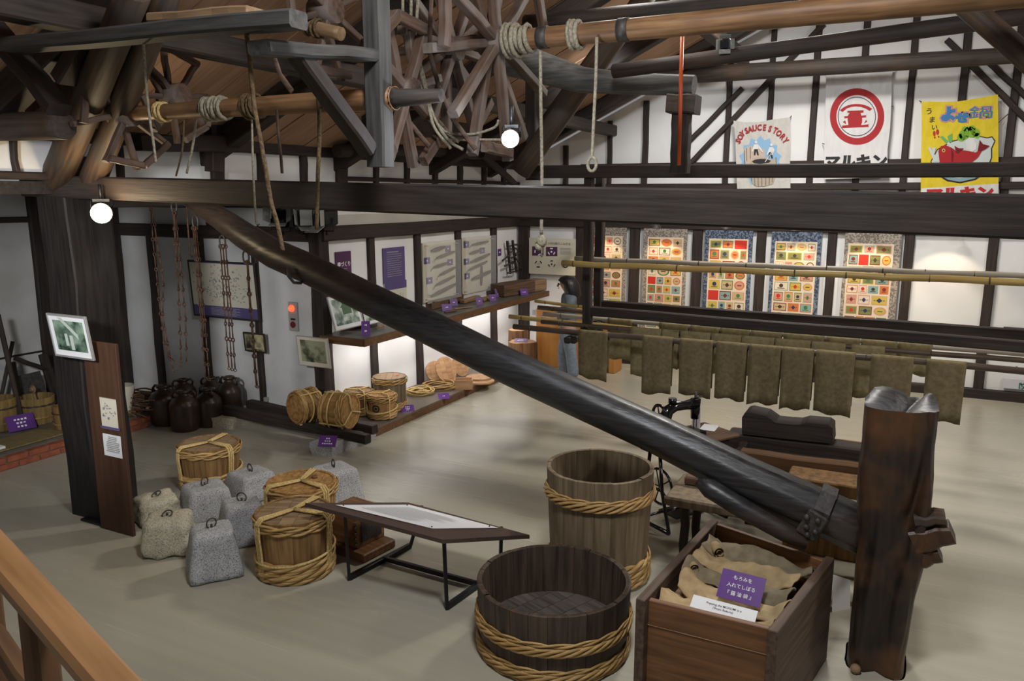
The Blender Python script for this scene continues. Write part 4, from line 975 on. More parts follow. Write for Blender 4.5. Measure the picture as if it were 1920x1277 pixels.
vessel_parts(t, r*.95, r, h, 16, M_tall, lid=M_keglid, open_top=False); hoop(t, r, h-.03, .009, 2, 5, M_bamboohoop); hoop(t, r-.002, h-.06, .009, 2, 6, M_bamboohoop)
for k in range(4): hoop(t, r*.955, .02+.022*k, .011, 3, 5, M_bamboohoop, name='lower_hoop', ph=k)
m = MB(); m.tube([(r*.4, .05, h-.01), (r*.4, .05, h+.004)], .018, 10); part('plug', m, M_red, t)
card('purple card in front of the kegs on the platform', P(765, 772, Z=PZ), .16, .11, math.radians(40), math.radians(55), None, marks=blur_lines(((.7, 3), (.48, 3), (.26, 2)), seed=2))
card('purple card in front of the rope coils on the platform', P(833, 748, Z=PZ), .15, .10, math.radians(40), math.radians(55), None, marks=blur_lines(((.5, 2),), seed=3))
def ropecoil(label, cx, cy, rpx, n, mat, sq=1.0, seed=0):
    c = P(cx, cy, Z=PZ); R = pm(rpx, c); m = MB(); rnd = random.Random(seed); pts = []
    for i in range(n*18):
        a = 2*PI*i/18; k = i/(n*18); rr = R*(.55+.45*abs(math.sin(i*.11+seed))); pts.append(c+Vector((rr*math.cos(a)*sq+.02*math.sin(i*.35), rr*math.sin(a)+.02*math.sin(i*.23), .012+.055*k+.01*math.sin(i*.9))))
    m.tube(pts, .009, 6); return solo('rope_coil', m, mat, label, 'rope', 'coils on the platform')
ropecoil('yellow coil of split bamboo next to the greyish keg', 787, 739, 25, 7, M_rope, seed=1)
ropecoil('brown coil of split bamboo right of the yellow coil', 826, 727, 33, 7, M_bamboohoop, seed=4)
# cedar discs and little box
def disc_lid(label, x, y, rpx, z, lean, yaw, th=.02):
    c = P(x, y, Z=PZ); R = pm(rpx, c); t = thing('cedar_disc', label, 'lid', Tm(c+Vector((0, 0, z))) @ Rz(yaw) @ Rx(lean), 'pale round barrel heads')
    for k in range(4):
        x0_ = -R+2*R*k/4+.001; x1_ = -R+2*R*(k+1)/4-.001; top, bot = [], []
        for j in range(9): q = x0_+(x1_-x0_)*j/8; y_ = math.sqrt(max(0, R*R-q*q)); top.append((q, y_)); bot.append((q, -y_))
        mm = MB(); mm.prism(bot+list(reversed(top)), th, Tm((0, R, 0)) if lean else None); part('board', mm, M_pale, t)
    return t
disc_lid('round cedar lid leaning low at the left of the lids', 820, 716, 20, .0, 1.15, math.radians(60))
disc_lid('big round cedar lid leaning upright in the middle of the lids', 842, 718, 25, .005, 1.2, math.radians(75))
disc_lid('round cedar lid leaning behind the big one', 868, 707, 21, .01, 1.25, math.radians(80))
disc_lid('round cedar lid lying lowest beside the small box', 901, 716, 26, .002, 0, .3)
disc_lid('round cedar lid lying on top of the lowest lid', 898, 712, 24, .026, .0, .7)
c = P(866, 729, Z=PZ); t = thing('small_box', 'small open cedar box on the platform before the round lids', 'box', Tm(c+Vector((0, .05, 0))) @ Rz(.5))
for (cx_, cy_, sx, sy) in ((0, -.09, .25, .012), (0, .09, .25, .012), (-.119, 0, .012, .168), (.119, 0, .012, .168)):
    m = MB(); m.box((cx_, cy_, .065), (sx, sy, .13)); part('side', m, M_pale, t)
m = MB(); m.box((0, 0, .006), (.24, .17, .012)); part('bottom', m, M_pale, t)
# stumps near the corner
for lab, x, yb, yt, rx in (('taller wood stump in the corner behind the other stump', 971, 690, 618, 18), ('cut wood stump with a purple card, by the corner', 979, 700, 640, 26)):
    c, r, h = pxr(x, yb, yt, rx, Z=.0); t = thing('wood_stump', lab, 'stump', c, 'stumps in the corner')
    m = MB(); n = 30
    prof = []
    for z in (0, h*.3, h*.6, h*.97, h):
        prof.append([( (r*(1+.10*math.sin(3*a+1)+.05*math.sin(7*a)))*(1.03-.05*z/h)*math.cos(a), (r*(1+.10*math.sin(3*a+1)+.05*math.sin(7*a)))*(1.03-.05*z/h)*math.sin(a), z) for a in [2*PI*k/n for k in range(n)]])
    vs = [p for ring in prof for p in ring]; fs = [(i*n+k, i*n+(k+1) % n, (i+1)*n+(k+1) % n, (i+1)*n+k) for i in range(4) for k in range(n)]
    m.add(vs, fs, None, False); part('bark', m, M_stump, t)
    m = MB(); m.add([Vector((p[0]*.985, p[1]*.985, h+.001)) for p in prof[-1]], [tuple(range(n))]); part('cut_face', m, M_pale, t)
    stc, sth = c, h
card('purple card lying on the front wood stump', stc+Vector((0, -.07, sth+.006)), .19, .16, math.radians(20), math.radians(82), None, marks=blur_lines(((.65, 3), (.35, 4)), seed=9))
c = P(1090, 712, Z=0); m = MB(); m.box((P(1085, 640, Y=11.6).x, 11.6, .47), (1.35, .35, .94), None, .01); solo('orange_cabinet', m, M_orange, 'plain orange veneered cabinet against the back wall', 'cabinet')

# ================================================================== JUGS, BRICK PLATFORM, PAILS
def jug(label, x, yb, yt, rx, ya):
    c, r, h = pxr(x, yb, yt, rx, Z=0); t = thing('stoneware_jug', label, 'jug', Tm(c) @ Rz(ya), 'brown stoneware jugs')
    m = MB(); m.lathe([(.001, 0), (r*.86, 0), (r*.93, h*.05), (r, h*.2), (r, h*.62), (r*.95, h*.70), (r*.75, h*.80), (r*.42, h*.87), (r*.34, h*.90), (r*.34, h*.93)], 28); part('body', m, M_jug, t)
    m = MB(); m.lathe([(r*.34, h*.92), (r*.46, h*.93), (r*.47, h*.985), (r*.38, h), (r*.28, h), (r*.28, h*.92)], 20); part('lip', m, M_jug, t)
    for s_ in (-1, 1):
        m = MB(); pts = [(s_*r*.40, 0, h*.96), (s_*r*.62, 0, h*.97), (s_*r*.78, 0, h*.90), (s_*r*.72, 0, h*.81)]; m.tube(pts, r*.09, 8); part('handle', m, M_jug, t)
jug('dark stoneware jug at the far left of the group of jugs', 312, 794, 722, 28, .3)
jug('front brown stoneware jug of the group', 349, 805, 732, 27, .6)
jug('stoneware jug half hidden behind the front jugs', 347, 776, 711, 23, 1.0)
jug('dark glossy jug right of the front jug', 393, 797, 728, 25, -.3)
jug('stoneware jug at the right end, before the wall', 434, 784, 706, 23, .2)
jug('stoneware jug at the back beneath the chains', 399, 771, 707, 22, .9)

bp_ = thing('brick_platform', 'raised concrete platform edged with red bricks in the alcove', 'platform', (-8.8, 3, 0))
XBK = -8.0; ZT = .135
m = MB(); m.box(((XS+XBK)/2-.06, 2.9, ZT/2-.004), (XBK-XS-.12, 7.0, ZT-.008)); part('slab', m, M_concrete, bp_, world=True)
m = MB(); m.box((XBK-.055, 2.9, ZT/2-.004), (.09, 7.0, ZT-.012)); part('mortar_bed', m, M_mortar, bp_, world=True)
mb_ = MB(); mb_.box((0, 0, 0), (.105, .212, .058), None, .004); bme = mb_.mesh('brick', [M_brick])
for row in range(2):
    for k in range(30):
        y = -.2+.225*k+(.11 if row else 0)
        if y < 6.3: put('brick', bme, bp_, WM[bp_.name].inverted() @ Tm((XBK-.05+.002*((k*5+row) % 3), y, .032+.067*row)))
def pail(label, x, yb, yt, rx, mat, Z=ZT, bands=(.25, .72), n=14):
    c, r, h = pxr(x, yb, yt, rx, Z=Z); t = thing('wooden_pail', label, 'pail', c, 'wooden pails on the brick platform')
    vessel_parts(t, r*.90, r, h, n, mat, th=.014)
    for b in bands: hoop(t, r*(.90+.10*b), h*b, .006, 2, 8, M_bamboohoop if b < .5 else M_iron)
    return t, c, r, h
pail('wooden pail cut by the left picture edge', 2, 803, 748, 31, M_bucket)
t, c, r, h = pail('yellowish wooden pail with a ladle in it', 72, 790, 744, 31, M_bucket)
m = MB(); M = Tm(c+Vector((-.02, .02, h*.6))) @ Ry(-.25); m.tube([(0, 0, -.12), (0, 0, .10), (0, 0, .16)], [.014, .014, .012], 8, M=M); m.sphere((0, 0, .20), .05, 12, 8, M=M, sc=(1, .25, 1.05)); m.tube([(.0, -.03, .20), (.0, .03, .20)], .022, 10, M=M)
solo('wooden_ladle', m, M_keglid, 'pale wooden ladle standing in the yellowish pail', 'ladle')
pail('small brown pail with a pouring notch by the column', 124, 803, 761, 20, M_kegdark)
pail('small dark pail behind the notched one', 134, 768, 722, 16, M_kegdark)
m = MB(); m.box((XBK-.42, 4.75, ZT+.006), (.42, 3.2, .012)); solo('straw_mat', m, M_mat, 'yellow woven straw mat under the wooden pails', 'mat')
card('purple card before the pails on the brick platform', P(44, 806, Z=ZT+.012), .28, .19, math.radians(75), math.radians(35), None, marks=blur_lines(((.7, 4), (.48, 3), (.25, 3)), seed=5))
m = MB(); m.box(P(4, 843, Z=ZT)+Vector((-.05, -.1, .02)), (.14, .25, .03)); solo('paper_slip', m, M_paper, 'white slip of paper at the left edge of the brick platform', 'paper')
# old wooden frame and poles leaning at the side wall
XT = -9.2
fr = thing('old_tool_frame', 'dark old wooden carrying frame leaning behind the pails', 'frame', P(75, 790, X=XT))
for a, b, w in (((22, 680), (46, 795), 11), ((80, 664), (112, 770), 16), ((28, 672), (90, 694), 8), ((90, 692), (118, 790), 16)):
    timber('bar', None, P(*a, X=XT), P(*b, X=XT), .05, pm(w, P(*a, X=XT)), M_dark, fr)
m = MB(); pts = [P(34, 705, X=XT-.05), P(75, 695, X=XT-.05), P(100, 770, X=XT-.05), P(45, 790, X=XT-.05)]; m.add(pts, [(0, 1, 2, 3)]); part('back_panel', m, M_greyb, fr, world=True)
span('leaning_pole', 'long dark pole leaning on the wall at the left edge', (-4, 590), (43, 798), dict(X=-8.95), 9, 0, M_logdark, rnd=True, cat='pole')
span('leaning_pole', 'short dark stick leaning at the left edge behind the first pail', (24, 640), (2, 745), dict(X=-9.3), 7, 0, M_logdark, rnd=True, cat='pole')
# twig bundle behind the column
c = P(262, 768, Z=ZT); bt = thing('twig_bundle', 'bundle of brushwood lying behind the column', 'brushwood', c)
rnd = random.Random(5); m = MB()
for k in range(70):
    a = Vector((rnd.uniform(-.30, .02), rnd.uniform(-.22, .22), .02+rnd.random()*.22)); b = a+Vector((rnd.uniform(.3, .5), rnd.uniform(-.08, .08), rnd.uniform(-.03, .04)))
    m.tube([a, (a+b)/2+Vector((0, 0, rnd.uniform(-.02, .02))), b], rnd.uniform(.004, .011), 5)
o = part('twigs', m, M_straw, bt); o['kind'] = 'stuff'
m = MB(); m.tube([(0.0, .24*math.cos(a), .13+.13*math.sin(a)) for a in [2*PI*k/18 for k in range(18)]], .012, 6, closed=True); part('binding', m, M_ropeold, bt)
m = MB(); m.lathe([(.05, 0), (.075, .24), (.09, .36), (.085, .37), (.04, .02)], 16, Tm(P(238, 776, Z=ZT+.0)) @ Ry(.1)); solo('pale_cylinder', m, M_ivory, 'pale upright vessel seen behind the edge of the info board', 'vessel')

# ================================================================== COLUMN PANELS
ib = thing('info_board', 'tall narrow brown info board standing against the column', 'board', (-5.92, 4.02, 0))
bl = P(190, 966, Y=4.02); br = P(250, 979, Y=4.02)
m = MB(); m.box(((bl.x+br.x)/2, 4.02, .80), (br.x-bl.x, .03, 1.60), None, .004); part('panel', m, wood('info_board_brown', (.05, .022, .012), (.085, .04, .022), GZ, nscale=1.2, bump=.05), ib, world=True)
def flat_on(par, name, x0_, y0_, x1_, y1_, Y, mat, e=0.0, th=.004):
    a, b = P(x0_, y0_, Y=Y), P(x1_, y1_, Y=Y); m = MB(); m.box(((a.x+b.x)/2, Y-e, (a.z+b.z)/2), (abs(b.x-a.x), th, abs(a.z-b.z))); return part(name, m, mat, par, world=True)
flat_on(ib, 'picture_sheet', 187, 744, 223, 808, 4.0, M_ivory, .002); flat_on(ib, 'sheet_top_band', 187, 744, 222, 750, 4.0, M_violet, .005); flat_on(ib, 'sheet_bottom_band', 190, 797, 226, 808, 4.0, M_violet, .005)
m = MB(); rnd = random.Random(8); a, b = P(189, 754, Y=3.99), P(222, 793, Y=3.99)
for k in range(22):
    x = rnd.uniform(a.x+.01, b.x-.02); z = rnd.uniform(b.z, a.z); m.box((x, 3.992, z), (rnd.uniform(.006, .03), .002, rnd.uniform(.004, .014)))
part('sheet_drawing', m, M_greyink, ib, world=True)
sh = flat_on(ib, 'text_sheet', 193, 812, 230, 860, 4.0, M_paper, .002); m = MB(); a, b = P(197, 818, Y=3.99), P(226, 852, Y=3.99)
for k in range(9): m.box(((a.x+b.x)/2-.01*(k % 3 == 2), 3.993, a.z+(b.z-a.z)*k/8.5), ((b.x-a.x)*(.9 if k > 2 else .6), .002, .006))
part('text_lines', m, M_greyink, sh, world=True)
def picture(name, label, M, w, h, fw, fmat, mat_w, mat_m, img, depth=.02, group=None):
    """M: frame at the picture's lower left corner, x right, y up, z out of the glass"""
    t = thing(name, label, 'picture', M, group)
    for nm, c_, s_ in (('frame_side', (fw/2, h/2), (fw, h)), ('frame_side', (w-fw/2, h/2), (fw, h)), ('frame_side', (w/2, fw/2), (w-2*fw, fw)), ('frame_side', (w/2, h-fw/2), (w-2*fw, fw))):
        m = MB(); m.box((c_[0], c_[1], depth/2), (s_[0], s_[1], depth), None, .002); part(nm, m, fmat, t)
    m = MB(); m.box((w/2, h/2, depth*.3), (w-fw, h-fw, depth*.5)); part('mount', m, mat_m, t)
    m = MB(); m.box((w/2, h/2+.004, depth*.6), (w-2*mat_w, h-2*mat_w, .002)); im = part('photo', m, img, t)
    return t, im
def pic_px(name, label, tl, br_, Y, fw, fmat, mw, mm_, img, tilt=0.0, group=None, roll=0.0):
    a, b = P(*tl, Y=Y), P(*br_, Y=Y); w, h = b.x-a.x, a.z-b.z
    M = Tm((a.x, Y, b.z)) @ Rx(PI/2+tilt) @ Rz(roll); return picture(name, label, M, w, h, fw, fmat, mw, mm_, img, group=group)
t, im = pic_px('framed_photo', 'framed green tinted photograph of workers fixed on the column', (99, 584), (180, 676), 3.95, .016, M_silver, .055, M_paper, M_photog, tilt=.12)
m = MB()
for (x, y, w_, h_) in ((.19, .15, .018, .05), (.25, .13, .02, .06)): m.rect(x-w_, y-h_, x+w_, y+h_, .0145)
m.poly([(.12, .33), (.17, .33), (.34, .20), (.34, .16)], None, .0142)
part('photo_figures', m, flat('pale_figures', (.50, .56, .50), .5), t)
# alcove wall pictures
YW = YA-.055
t, im = pic_px('framed_poster', 'large dark framed poster of small old drawings on the alcove wall', (358, 486), (489, 603), YW-.03, .02, M_dark, .02, M_ivory, M_ivory, tilt=.06)
W, Hh = P(489, 603, Y=YW).x-P(358, 486, Y=YW).x, P(358, 486, Y=YW).z-P(489, 603, Y=YW).z
m = MB(); m.rect(.02, .02, W-.02, Hh*.21, .0135); m.rect(.02, Hh*.955, W-.02, Hh-.02, .0135); part('violet_band', m, M_violet, t)
m = MB(); rnd = random.Random(12)
for k in range(240):
    x, y = rnd.gauss(W*.5, W*.21), rnd.gauss(Hh*.57, Hh*.15)
    if .05 < x < W-.05 and Hh*.24 < y < Hh*.93: m.ell(x, y, rnd.uniform(.005, .018), rnd.uniform(.004, .014), .0138, seg=6)
part('drawings', m, M_greyink, t)['kind'] = 'stuff'
m = MB()
for k in range(6): m.rect(W*.28, Hh*.175-k*Hh*.024, W*(.72-.06*(k % 2)), Hh*.185-k*Hh*.024, .0145)
part('caption_lines', m, M_greyink, t)
pic_px('framed_picture', 'small dark framed old photograph low on the alcove wall', (459, 621), (501, 662), YW-.04, .018, M_dark, .035, M_photoc, M_photoc, tilt=.08)
pic_px('framed_photo', 'thin framed olive landscape photograph at the corner post', (560, 627), (622, 691), 6.96, .008, M_silver, .05, M_ivory, M_photos, tilt=.10)
# fire alarm plate
a, b = P(541, 566, Y=YA-.02), P(560, 621, Y=YA-.02); t = thing('alarm_plate', 'grey fire alarm plate with a glowing red lamp on the wall', 'alarm', (a.x, YA-.02, b.z))
w_, h_ = b.x-a.x, a.z-b.z; m = MB(); m.box((w_/2, 0, h_/2), (w_, .03, h_), None, .004); part('plate', m, M_plastic, t)
m = MB(); m.sphere((w_*.45, -.02, h_*.79), w_*.30, 14, 8); part('red_lamp', m, flat('lit_red_lamp', (.9, .06, .02), .3, emit=2.2), t)
m = MB(); m.tube([(w_*.5, -.01, h_*.22), (w_*.5, -.022, h_*.22)], w_*.29, 20); part('push_button', m, flat('dark_red_button', (.16, .015, .02), .5), t)
m = MB(); m.rect(w_*.25, h_*.38, w_*.78, h_*.445, .0, Tm((0, -.0165, 0)) @ Rx(PI/2)); part('name_strip', m, M_black, t)
m = MB(); m.box((P(499, 749, Y=YA-.03).x, YA-.03, P(499, 749, Y=YA-.03).z), (.05, .05, .06), None, .006); solo('wall_socket', m, M_plastic, 'small socket box low on the alcove wall', 'socket')
# ================================================================== CHAINS
lk = MB(); lk.tube([(0.016, 0, 0), (.114, 0, 0)], .0055, 6); lk.tube([(.016*math.cos(a), .016*math.sin(a), 0) for a in [2*PI*k/10 for k in range(10)]], .0055, 5, closed=True); lk.tube([(.13+.012*math.cos(a), 0, .012*math.sin(a)) for a in [2*PI*k/8 for k in range(8)]], .0038, 5, closed=True)
LKM = {id(M_rust): lk.mesh('chain_link', [M_rust])}
def chain(label, ring_px, strands, Y, mat=M_rust, ring=True):
    top = P(*ring_px, Y=Y); t = thing('iron_chain', label, 'chain', top, 'rusty press chains')
    if ring:
        m = MB(); m.tube([(.032*math.cos(a), 0, .055*math.sin(a)) for a in [2*PI*k/16 for k in range(16)]], .008, 7, closed=True); part('hanging_ring', m, M_iron, t)
    for si, xs in enumerate(strands):
        pts = [P(*q, Y=Y-.02*si) for q in xs]; i = 0; cur = pts[0]; tgt = 1; flip = 0
        while tgt < len(pts):
            d = pts[tgt]-cur
            if d.length < .13: tgt += 1; continue
            nxt = cur+d.normalized()*.13
            M = axisM(cur, nxt, hint=(0, 1, .05)) @ Rx(flip*PI/2*.8); flip ^= 1
            put('chain_link', LKM[id(M_rust)], t, WM[t.name].inverted() @ M); cur = nxt
chain('leftmost rusty chain hanging in a loose loop left of the lever tip', (283, 386), [((283, 392), (288, 470), (296, 540), (302, 600), (310, 655), (330, 706), (340, 690)), ((286, 392), (295, 460), (307, 530), (309, 560), (305, 600), (312, 640), (324, 692), (348, 696))], 4.75, ring=False)
chain('rusty chain on a ring just left of the lever tip', (326, 388), [((325, 400), (329, 470), (336, 560), (338, 620), (340, 698)), ((329, 400), (336, 470), (343, 540), (348, 600), (350, 692)), ((327, 400), (330, 450), (333, 510), (336, 560))], 4.8)
chain('thick bundle of rusty chain on a ring under the lever tip', (366, 416), [((362, 428), (368, 500), (374, 570), (380, 640), (386, 712)), ((368, 428), (375, 500), (381, 570), (387, 640), (392, 712)), ((365, 428), (372, 500), (378, 570), (384, 650))], 4.8)
chain('triple stranded rusty chain hanging before the framed poster', (417, 454), [((413, 462), (417, 510), (421, 580), (428, 680), (432, 716)), ((418, 462), (422, 510), (428, 580), (434, 680), (437, 712)), ((423, 462), (427, 510), (433, 580), (440, 680), (442, 708))], 4.8)
chain('single heavy chain hanging at the right edge of the framed poster', (461, 482), [((463, 492), (467, 560), (474, 640), (478, 700), (483, 742)), ((465, 492), (469, 560), (476, 640), (480, 700), (484, 735))], 4.8, ring=True)
m = MB(); m.tube([P(*q, Y=4.8) for q in ((350, 388), (352, 420), (354, 445), (356, 478), (360, 482), (361, 474))], .007, 6); solo('iron_hook', m, M_rust, 'thin rusty hook hanging between the ringed chains', 'hook')
m = MB(); m.tube([P(*q, Y=4.9) for q in ((480, 384), (480, 415), (483, 424), (486, 420))], .006, 6); solo('iron_hook', m, M_iron, 'small iron hook under the long beam beside the lever', 'hook')

# ================================================================== LEFT WALL EXHIBITS
def LW(x, y, e=.0): return P(x, y, X=XW+.004+e)
def wall_board(name, label, tl, br_, e, mat, th=.012, cat='board', group=None):
    a, b = LW(*tl, e=e), LW(*br_, e=e); t = thing(name, label, cat, wallM((XW+.004+e, a.y, b.z), (0, 1, 0)), group)
    w_, h_ = b.y-a.y, a.z-b.z; m = MB(); m.box((w_/2, h_/2, -th/2), (w_, h_, th)); part('panel', m, mat, t); return t, w_, h_
t, w_, h_ = wall_board('title_board', 'dark purple title board with white Japanese heading', (629, 473), (660, 530), .014, M_purpled)
m = MB(); m.text('樽づくり', w_*.22, Tm((w_*.52, h_*.60, .001)), bold=.001); part('lettering', m, M_white, t)
m = MB(); m.rect(w_*.4, h_*.46, w_*.72, h_*.475, .001); part('small_print', m, M_greyink, t)
t, w_, h_ = wall_board('text_board', 'violet text board on the left wall', (718, 466), (760, 526), .014, M_violet)
m = MB()
for k in range(11): m.rect(w_*.16, h_*(.80-.062*k), w_*(.84-.1*(k % 4 == 3)), h_*(.815-.062*k), .001)
m.rect(w_*.16, h_*.86, w_*.7, h_*.89, .001); part('text_lines', m, M_greyink, t)
t, w_, h_ = wall_board('drawing_board', 'small board with a line drawing below the violet text board', (721, 531), (763, 566), .014, M_ivory)
m = MB(); m.rect(0, h_*.66, w_, h_, .001); part('violet_band', m, M_violet, t)
m = MB()
for k in range(7): m.rect(w_*(.15+.11*k), h_*.15, w_*(.17+.11*k), h_*(.3+.25*((k*3) % 4)/4), .001)
part('drawing', m, M_greyink, t)
def tool_board(label, tl, br_, tools, tags):
    t, w_, h_ = wall_board('tool_board', label, tl, br_, .03, M_ivory, .024, group='acrylic covered tool boards')
    m = MB(); m.box((w_/2+.02, h_/2, .07), (w_*1.06, h_*1.02, .004)); part('acrylic_cover', m, M_glass, t)
    for x in (.06, .95):
        for y in (.05, .95): m = MB(); m.tube([(w_*x, h_*y, 0), (w_*x, h_*y, .075)], .005, 8); part('spacer', m, M_silver, t)
    for i, (x0_, y0_, x1_, y1_, r_, tip) in enumerate(tools):
        tl_ = thing('hand_tool', ['coopering tool number %d from the top of this board' % i, ''][1], None, WM[t.name]) if False else None
        a, b = Vector((w_*x0_, h_*y0_, .022)), Vector((w_*x1_, h_*y1_, .022)); m = MB()
        m.tube([a, a.lerp(b, .3), a.lerp(b, .7), b], [r_*.7, r_*1.4, r_*1.3, r_*.9], 8)
        part('tool_handle', m, M_blockw, t)
        if tip:
            m = MB(); d = (a-b).normalized(); n_ = Vector((-d.y, d.x, 0)); m.tube([a, a+d*.05+n_*.015*tip, a+d*.09+n_*.05*tip], [.006, .005, .003], 6); part('tool_blade', m, M_iron, t)
    for x, y in tags:
        m = MB(); m.rect(w_*(x-.09), h_*(y-.055), w_*(x+.09), h_*(y+.055), .002); g = part('name_tag', m, M_violet, t)
        m = MB(); m.rect(w_*(x-.02), h_*(y-.012), w_*(x+.02), h_*(y+.012), .003); part('tag_mark', m, M_white, g)
tool_board('left one of the two acrylic covered tool boards', (792, 456), (855, 555), ((.22, .86, .62, .90, .022, 0), (.38, .73, .92, .80, .018, 1), (.28, .58, .72, .62, .016, 1), (.45, .43, .95, .52, .016, 1), (.34, .27, .92, .37, .016, 1), (.20, .10, .95, .22, .020, -1)), ((.76, .86), (.12, .70), (.82, .62), (.18, .36)))
tool_board('right one of the two acrylic covered tool boards', (866, 447), (921, 541), ((.30, .87, .85, .90, .016, 1), (.22, .72, .62, .76, .018, 0), (.25, .56, .90, .66, .020, 0), (.18, .43, .80, .53, .017, 1), (.28, .25, .97, .34, .022, 0), (.60, .10, .62, .46, .016, 0)), ((.14, .88), (.68, .74), (.14, .58), (.16, .32)))
t, w_, h_ = wall_board('name_tag', 'tiny purple tag beside the hanging iron tools', (934, 467), (940, 479), .006, M_purple, .004, cat='tag')
m = MB(); m.rect(w_*.3, h_*.4, w_*.7, h_*.6, .001); part('tag_mark', m, M_white, t)
ir = thing('iron_tool_cluster', 'cluster of dark iron tools hanging on a rack near the corner', 'tool rack', LW(965, 512))
XI = XW+.08
def ipx(x, y, e=0): return P(x, y, X=XI+e)
for a, b in (((951, 452), (957, 513)), ((961, 451), (968, 510))): timber('rack_bar', None, ipx(*a), ipx(*b), .04, .035, M_dark, ir)
for k in range(5): timber('rack_rung', None, ipx(953+k*1.2, 462+k*11), ipx(963+k*1.2, 460+k*11), .02, .02, M_iron, ir)
for a, b, r_ in (((962, 459), (976, 459), .016), ((964, 464), (976, 471), .014), ((942, 489), (955, 478), .016), ((946, 499), (962, 491), .016), ((966, 482), (974, 494), .014), ((968, 500), (986, 505), .010), ((951, 512), (970, 508), .014), ((966, 478), (972, 474), .026)):
    m = MB(); m.tube([ipx(*a, e=.03), ipx(*b, e=.05)], r_, 8); part('iron_tool', m, M_iron, ir, world=True)

# shelf
SX, SZ0, SZ = -5.44, 1.05, 1.135
sh_ = thing('exhibit_shelf', 'long brown wall shelf carrying coopering tools', 'shelf', (XW, 9.4, SZ0))
m = MB(); m.box(((XW+SX)/2+.01, (7.1+12.2)/2, SZ-.012), (SX-XW-.03, 5.1, .022)); part('top_board', m, M_shelftop, sh_, world=True)
m = MB(); m.box((SX, (7.08+12.2)/2, (SZ0+SZ)/2), (.03, 5.12, SZ-SZ0)); part('front_board', m, M_shelf, sh_, world=True)
m = MB(); m.box(((XW+SX)/2, 7.09, (SZ0+SZ)/2), (SX-XW-.03, .03, SZ-SZ0)); part('end_board', m, M_shelf, sh_, world=True)
m = MB(); m.box((-5.70, 9.6, SZ0+.03), (.05, 4.6, .03)); solo('strip_lamp', m, flat('lit_strip', (1, .97, .95), .4, emit=3), 'white strip lamp fixed under the long shelf', 'lamp')
sl_ = area('strip_lamp_light', (-5.70, 9.6, SZ0+.005), (-5.70, 9.6, 0), .06, 15, (1, .95, .93), 4.6); sl_.rotation_euler = (0, .25, 0)
def SH(x, y, z=SZ): return P(x, y, Z=z)
t, im = picture('framed_photo', 'framed pale photograph of a thatched house leaning on the shelf', wallM(P(628, 623, X=-5.72)+Vector((0, 0, .004)), (0, 1, 0), (-.28, 0, 1)), .52, .40, .012, M_silver, .05, M_paper, M_photop)
m = MB(); m.poly([(.20, .25), (.36, .25), (.36, .17), (.20, .17)], None, .0145); m.poly([(.17, .25), (.23, .30), (.40, .30), (.40, .25)], None, .0143); part('photo_house', m, flat('photo_green', (.10, .17, .10), .4), t)
picture('framed_photo', 'second framed photograph leaning farther along the shelf, behind the lever', wallM(P(683, 612, X=-5.78)+Vector((0, 0, .004)), (0, 1, 0), (-.2, 0, 1)), .42, .34, .012, M_silver, .04, M_paper, M_photop)
for lab, x, y in (('rear one of two short bark rolls on the shelf', 631, 619), ('front one of two short bark rolls on the shelf', 641, 622)):
    a = SH(x, y); m = MB(); m.tube([a+Vector((0, 0, .037)), a+Vector((.03, .42, .037))], .036, 14); solo('bark_roll', m, M_blockw, lab, 'roll', 'bark rolls')
def shelfcard(label, x, y, w_, h_, seed, rows=((.5, 2),), yaw=55): card(label, SH(x, y)+Vector((0, 0, .002)), w_, h_, math.radians(yaw), math.radians(22), None, marks=blur_lines(rows, seed=seed, ch=.12))
shelfcard('two tone purple card beside the bark rolls at the near end of the shelf', 686, 629, .10, .17, 1, ((.72, 2), (.3, 2)), 35)
shelfcard('wide purple card in front of the dark block at the lever', 839, 583, .15, .10, 2)
shelfcard('purple card behind the wide one, by the dark block', 852, 574, .12, .11, 3)
shelfcard('purple card third along the shelf edge', 900, 572, .11, .12, 4)
shelfcard('purple card fourth along the shelf edge', 925, 565, .11, .11, 5)
shelfcard('tall purple card beside the planing block', 936, 557, .12, .14, 6, ((.35, 2),))
shelfcard('purple card before the big brown block at the far end', 984, 554, .14, .11, 7, ((.5, 3),))
def sblock(label, x0_, y0_, x1_, y1_, dpt, h_, mat, name='wooden_block'):
    a, b = SH(x0_, y0_), SH(x1_, y1_); L_ = b-a; M = axisM(a, b); m = MB(); m.box((L_.length/2, dpt/2, h_/2), (L_.length, dpt, h_), None, .012)
    return solo(name, m, mat, label, 'block', 'wooden blocks on the shelf', M=M)
sblock('long dark wooden block near the lever on the shelf', 811, 582, 870, 566, .16, .13, M_blockw)
sblock('flat pale plane body beside the dark block', 872, 570, 902, 561, .10, .06, M_blockl)
sblock('low grey planing block in the middle of the shelf', 890, 553, 937, 544, .16, .10, M_blockw)
sblock('small pale plane under the tall purple card', 908, 566, 930, 558, .08, .05, M_blockl)
sblock('thin long stick lying at the shelf edge', 852, 581, 888, 577, .025, .02, M_blockl, 'wooden_stick')
sblock('short dark stick at the lever on the shelf edge', 835, 588, 858, 584, .04, .03, M_blockw, 'wooden_stick')
sblock('big brown squared block at the far end of the shelf', 946, 558, 1004, 548, .30, .20, M_blockw)
sblock('lighter squared block behind the big brown one', 1003, 548, 1034, 542, .26, .19, M_blockl)
a = SH(704, 618); m = MB(); m.tube([a+Vector((0, 0, .02)), a+Vector((.02, .14, .025))], [.006, .02], 8); solo('wooden_peg', m, M_blockl, 'small pointed peg beside the near purple card', 'peg')

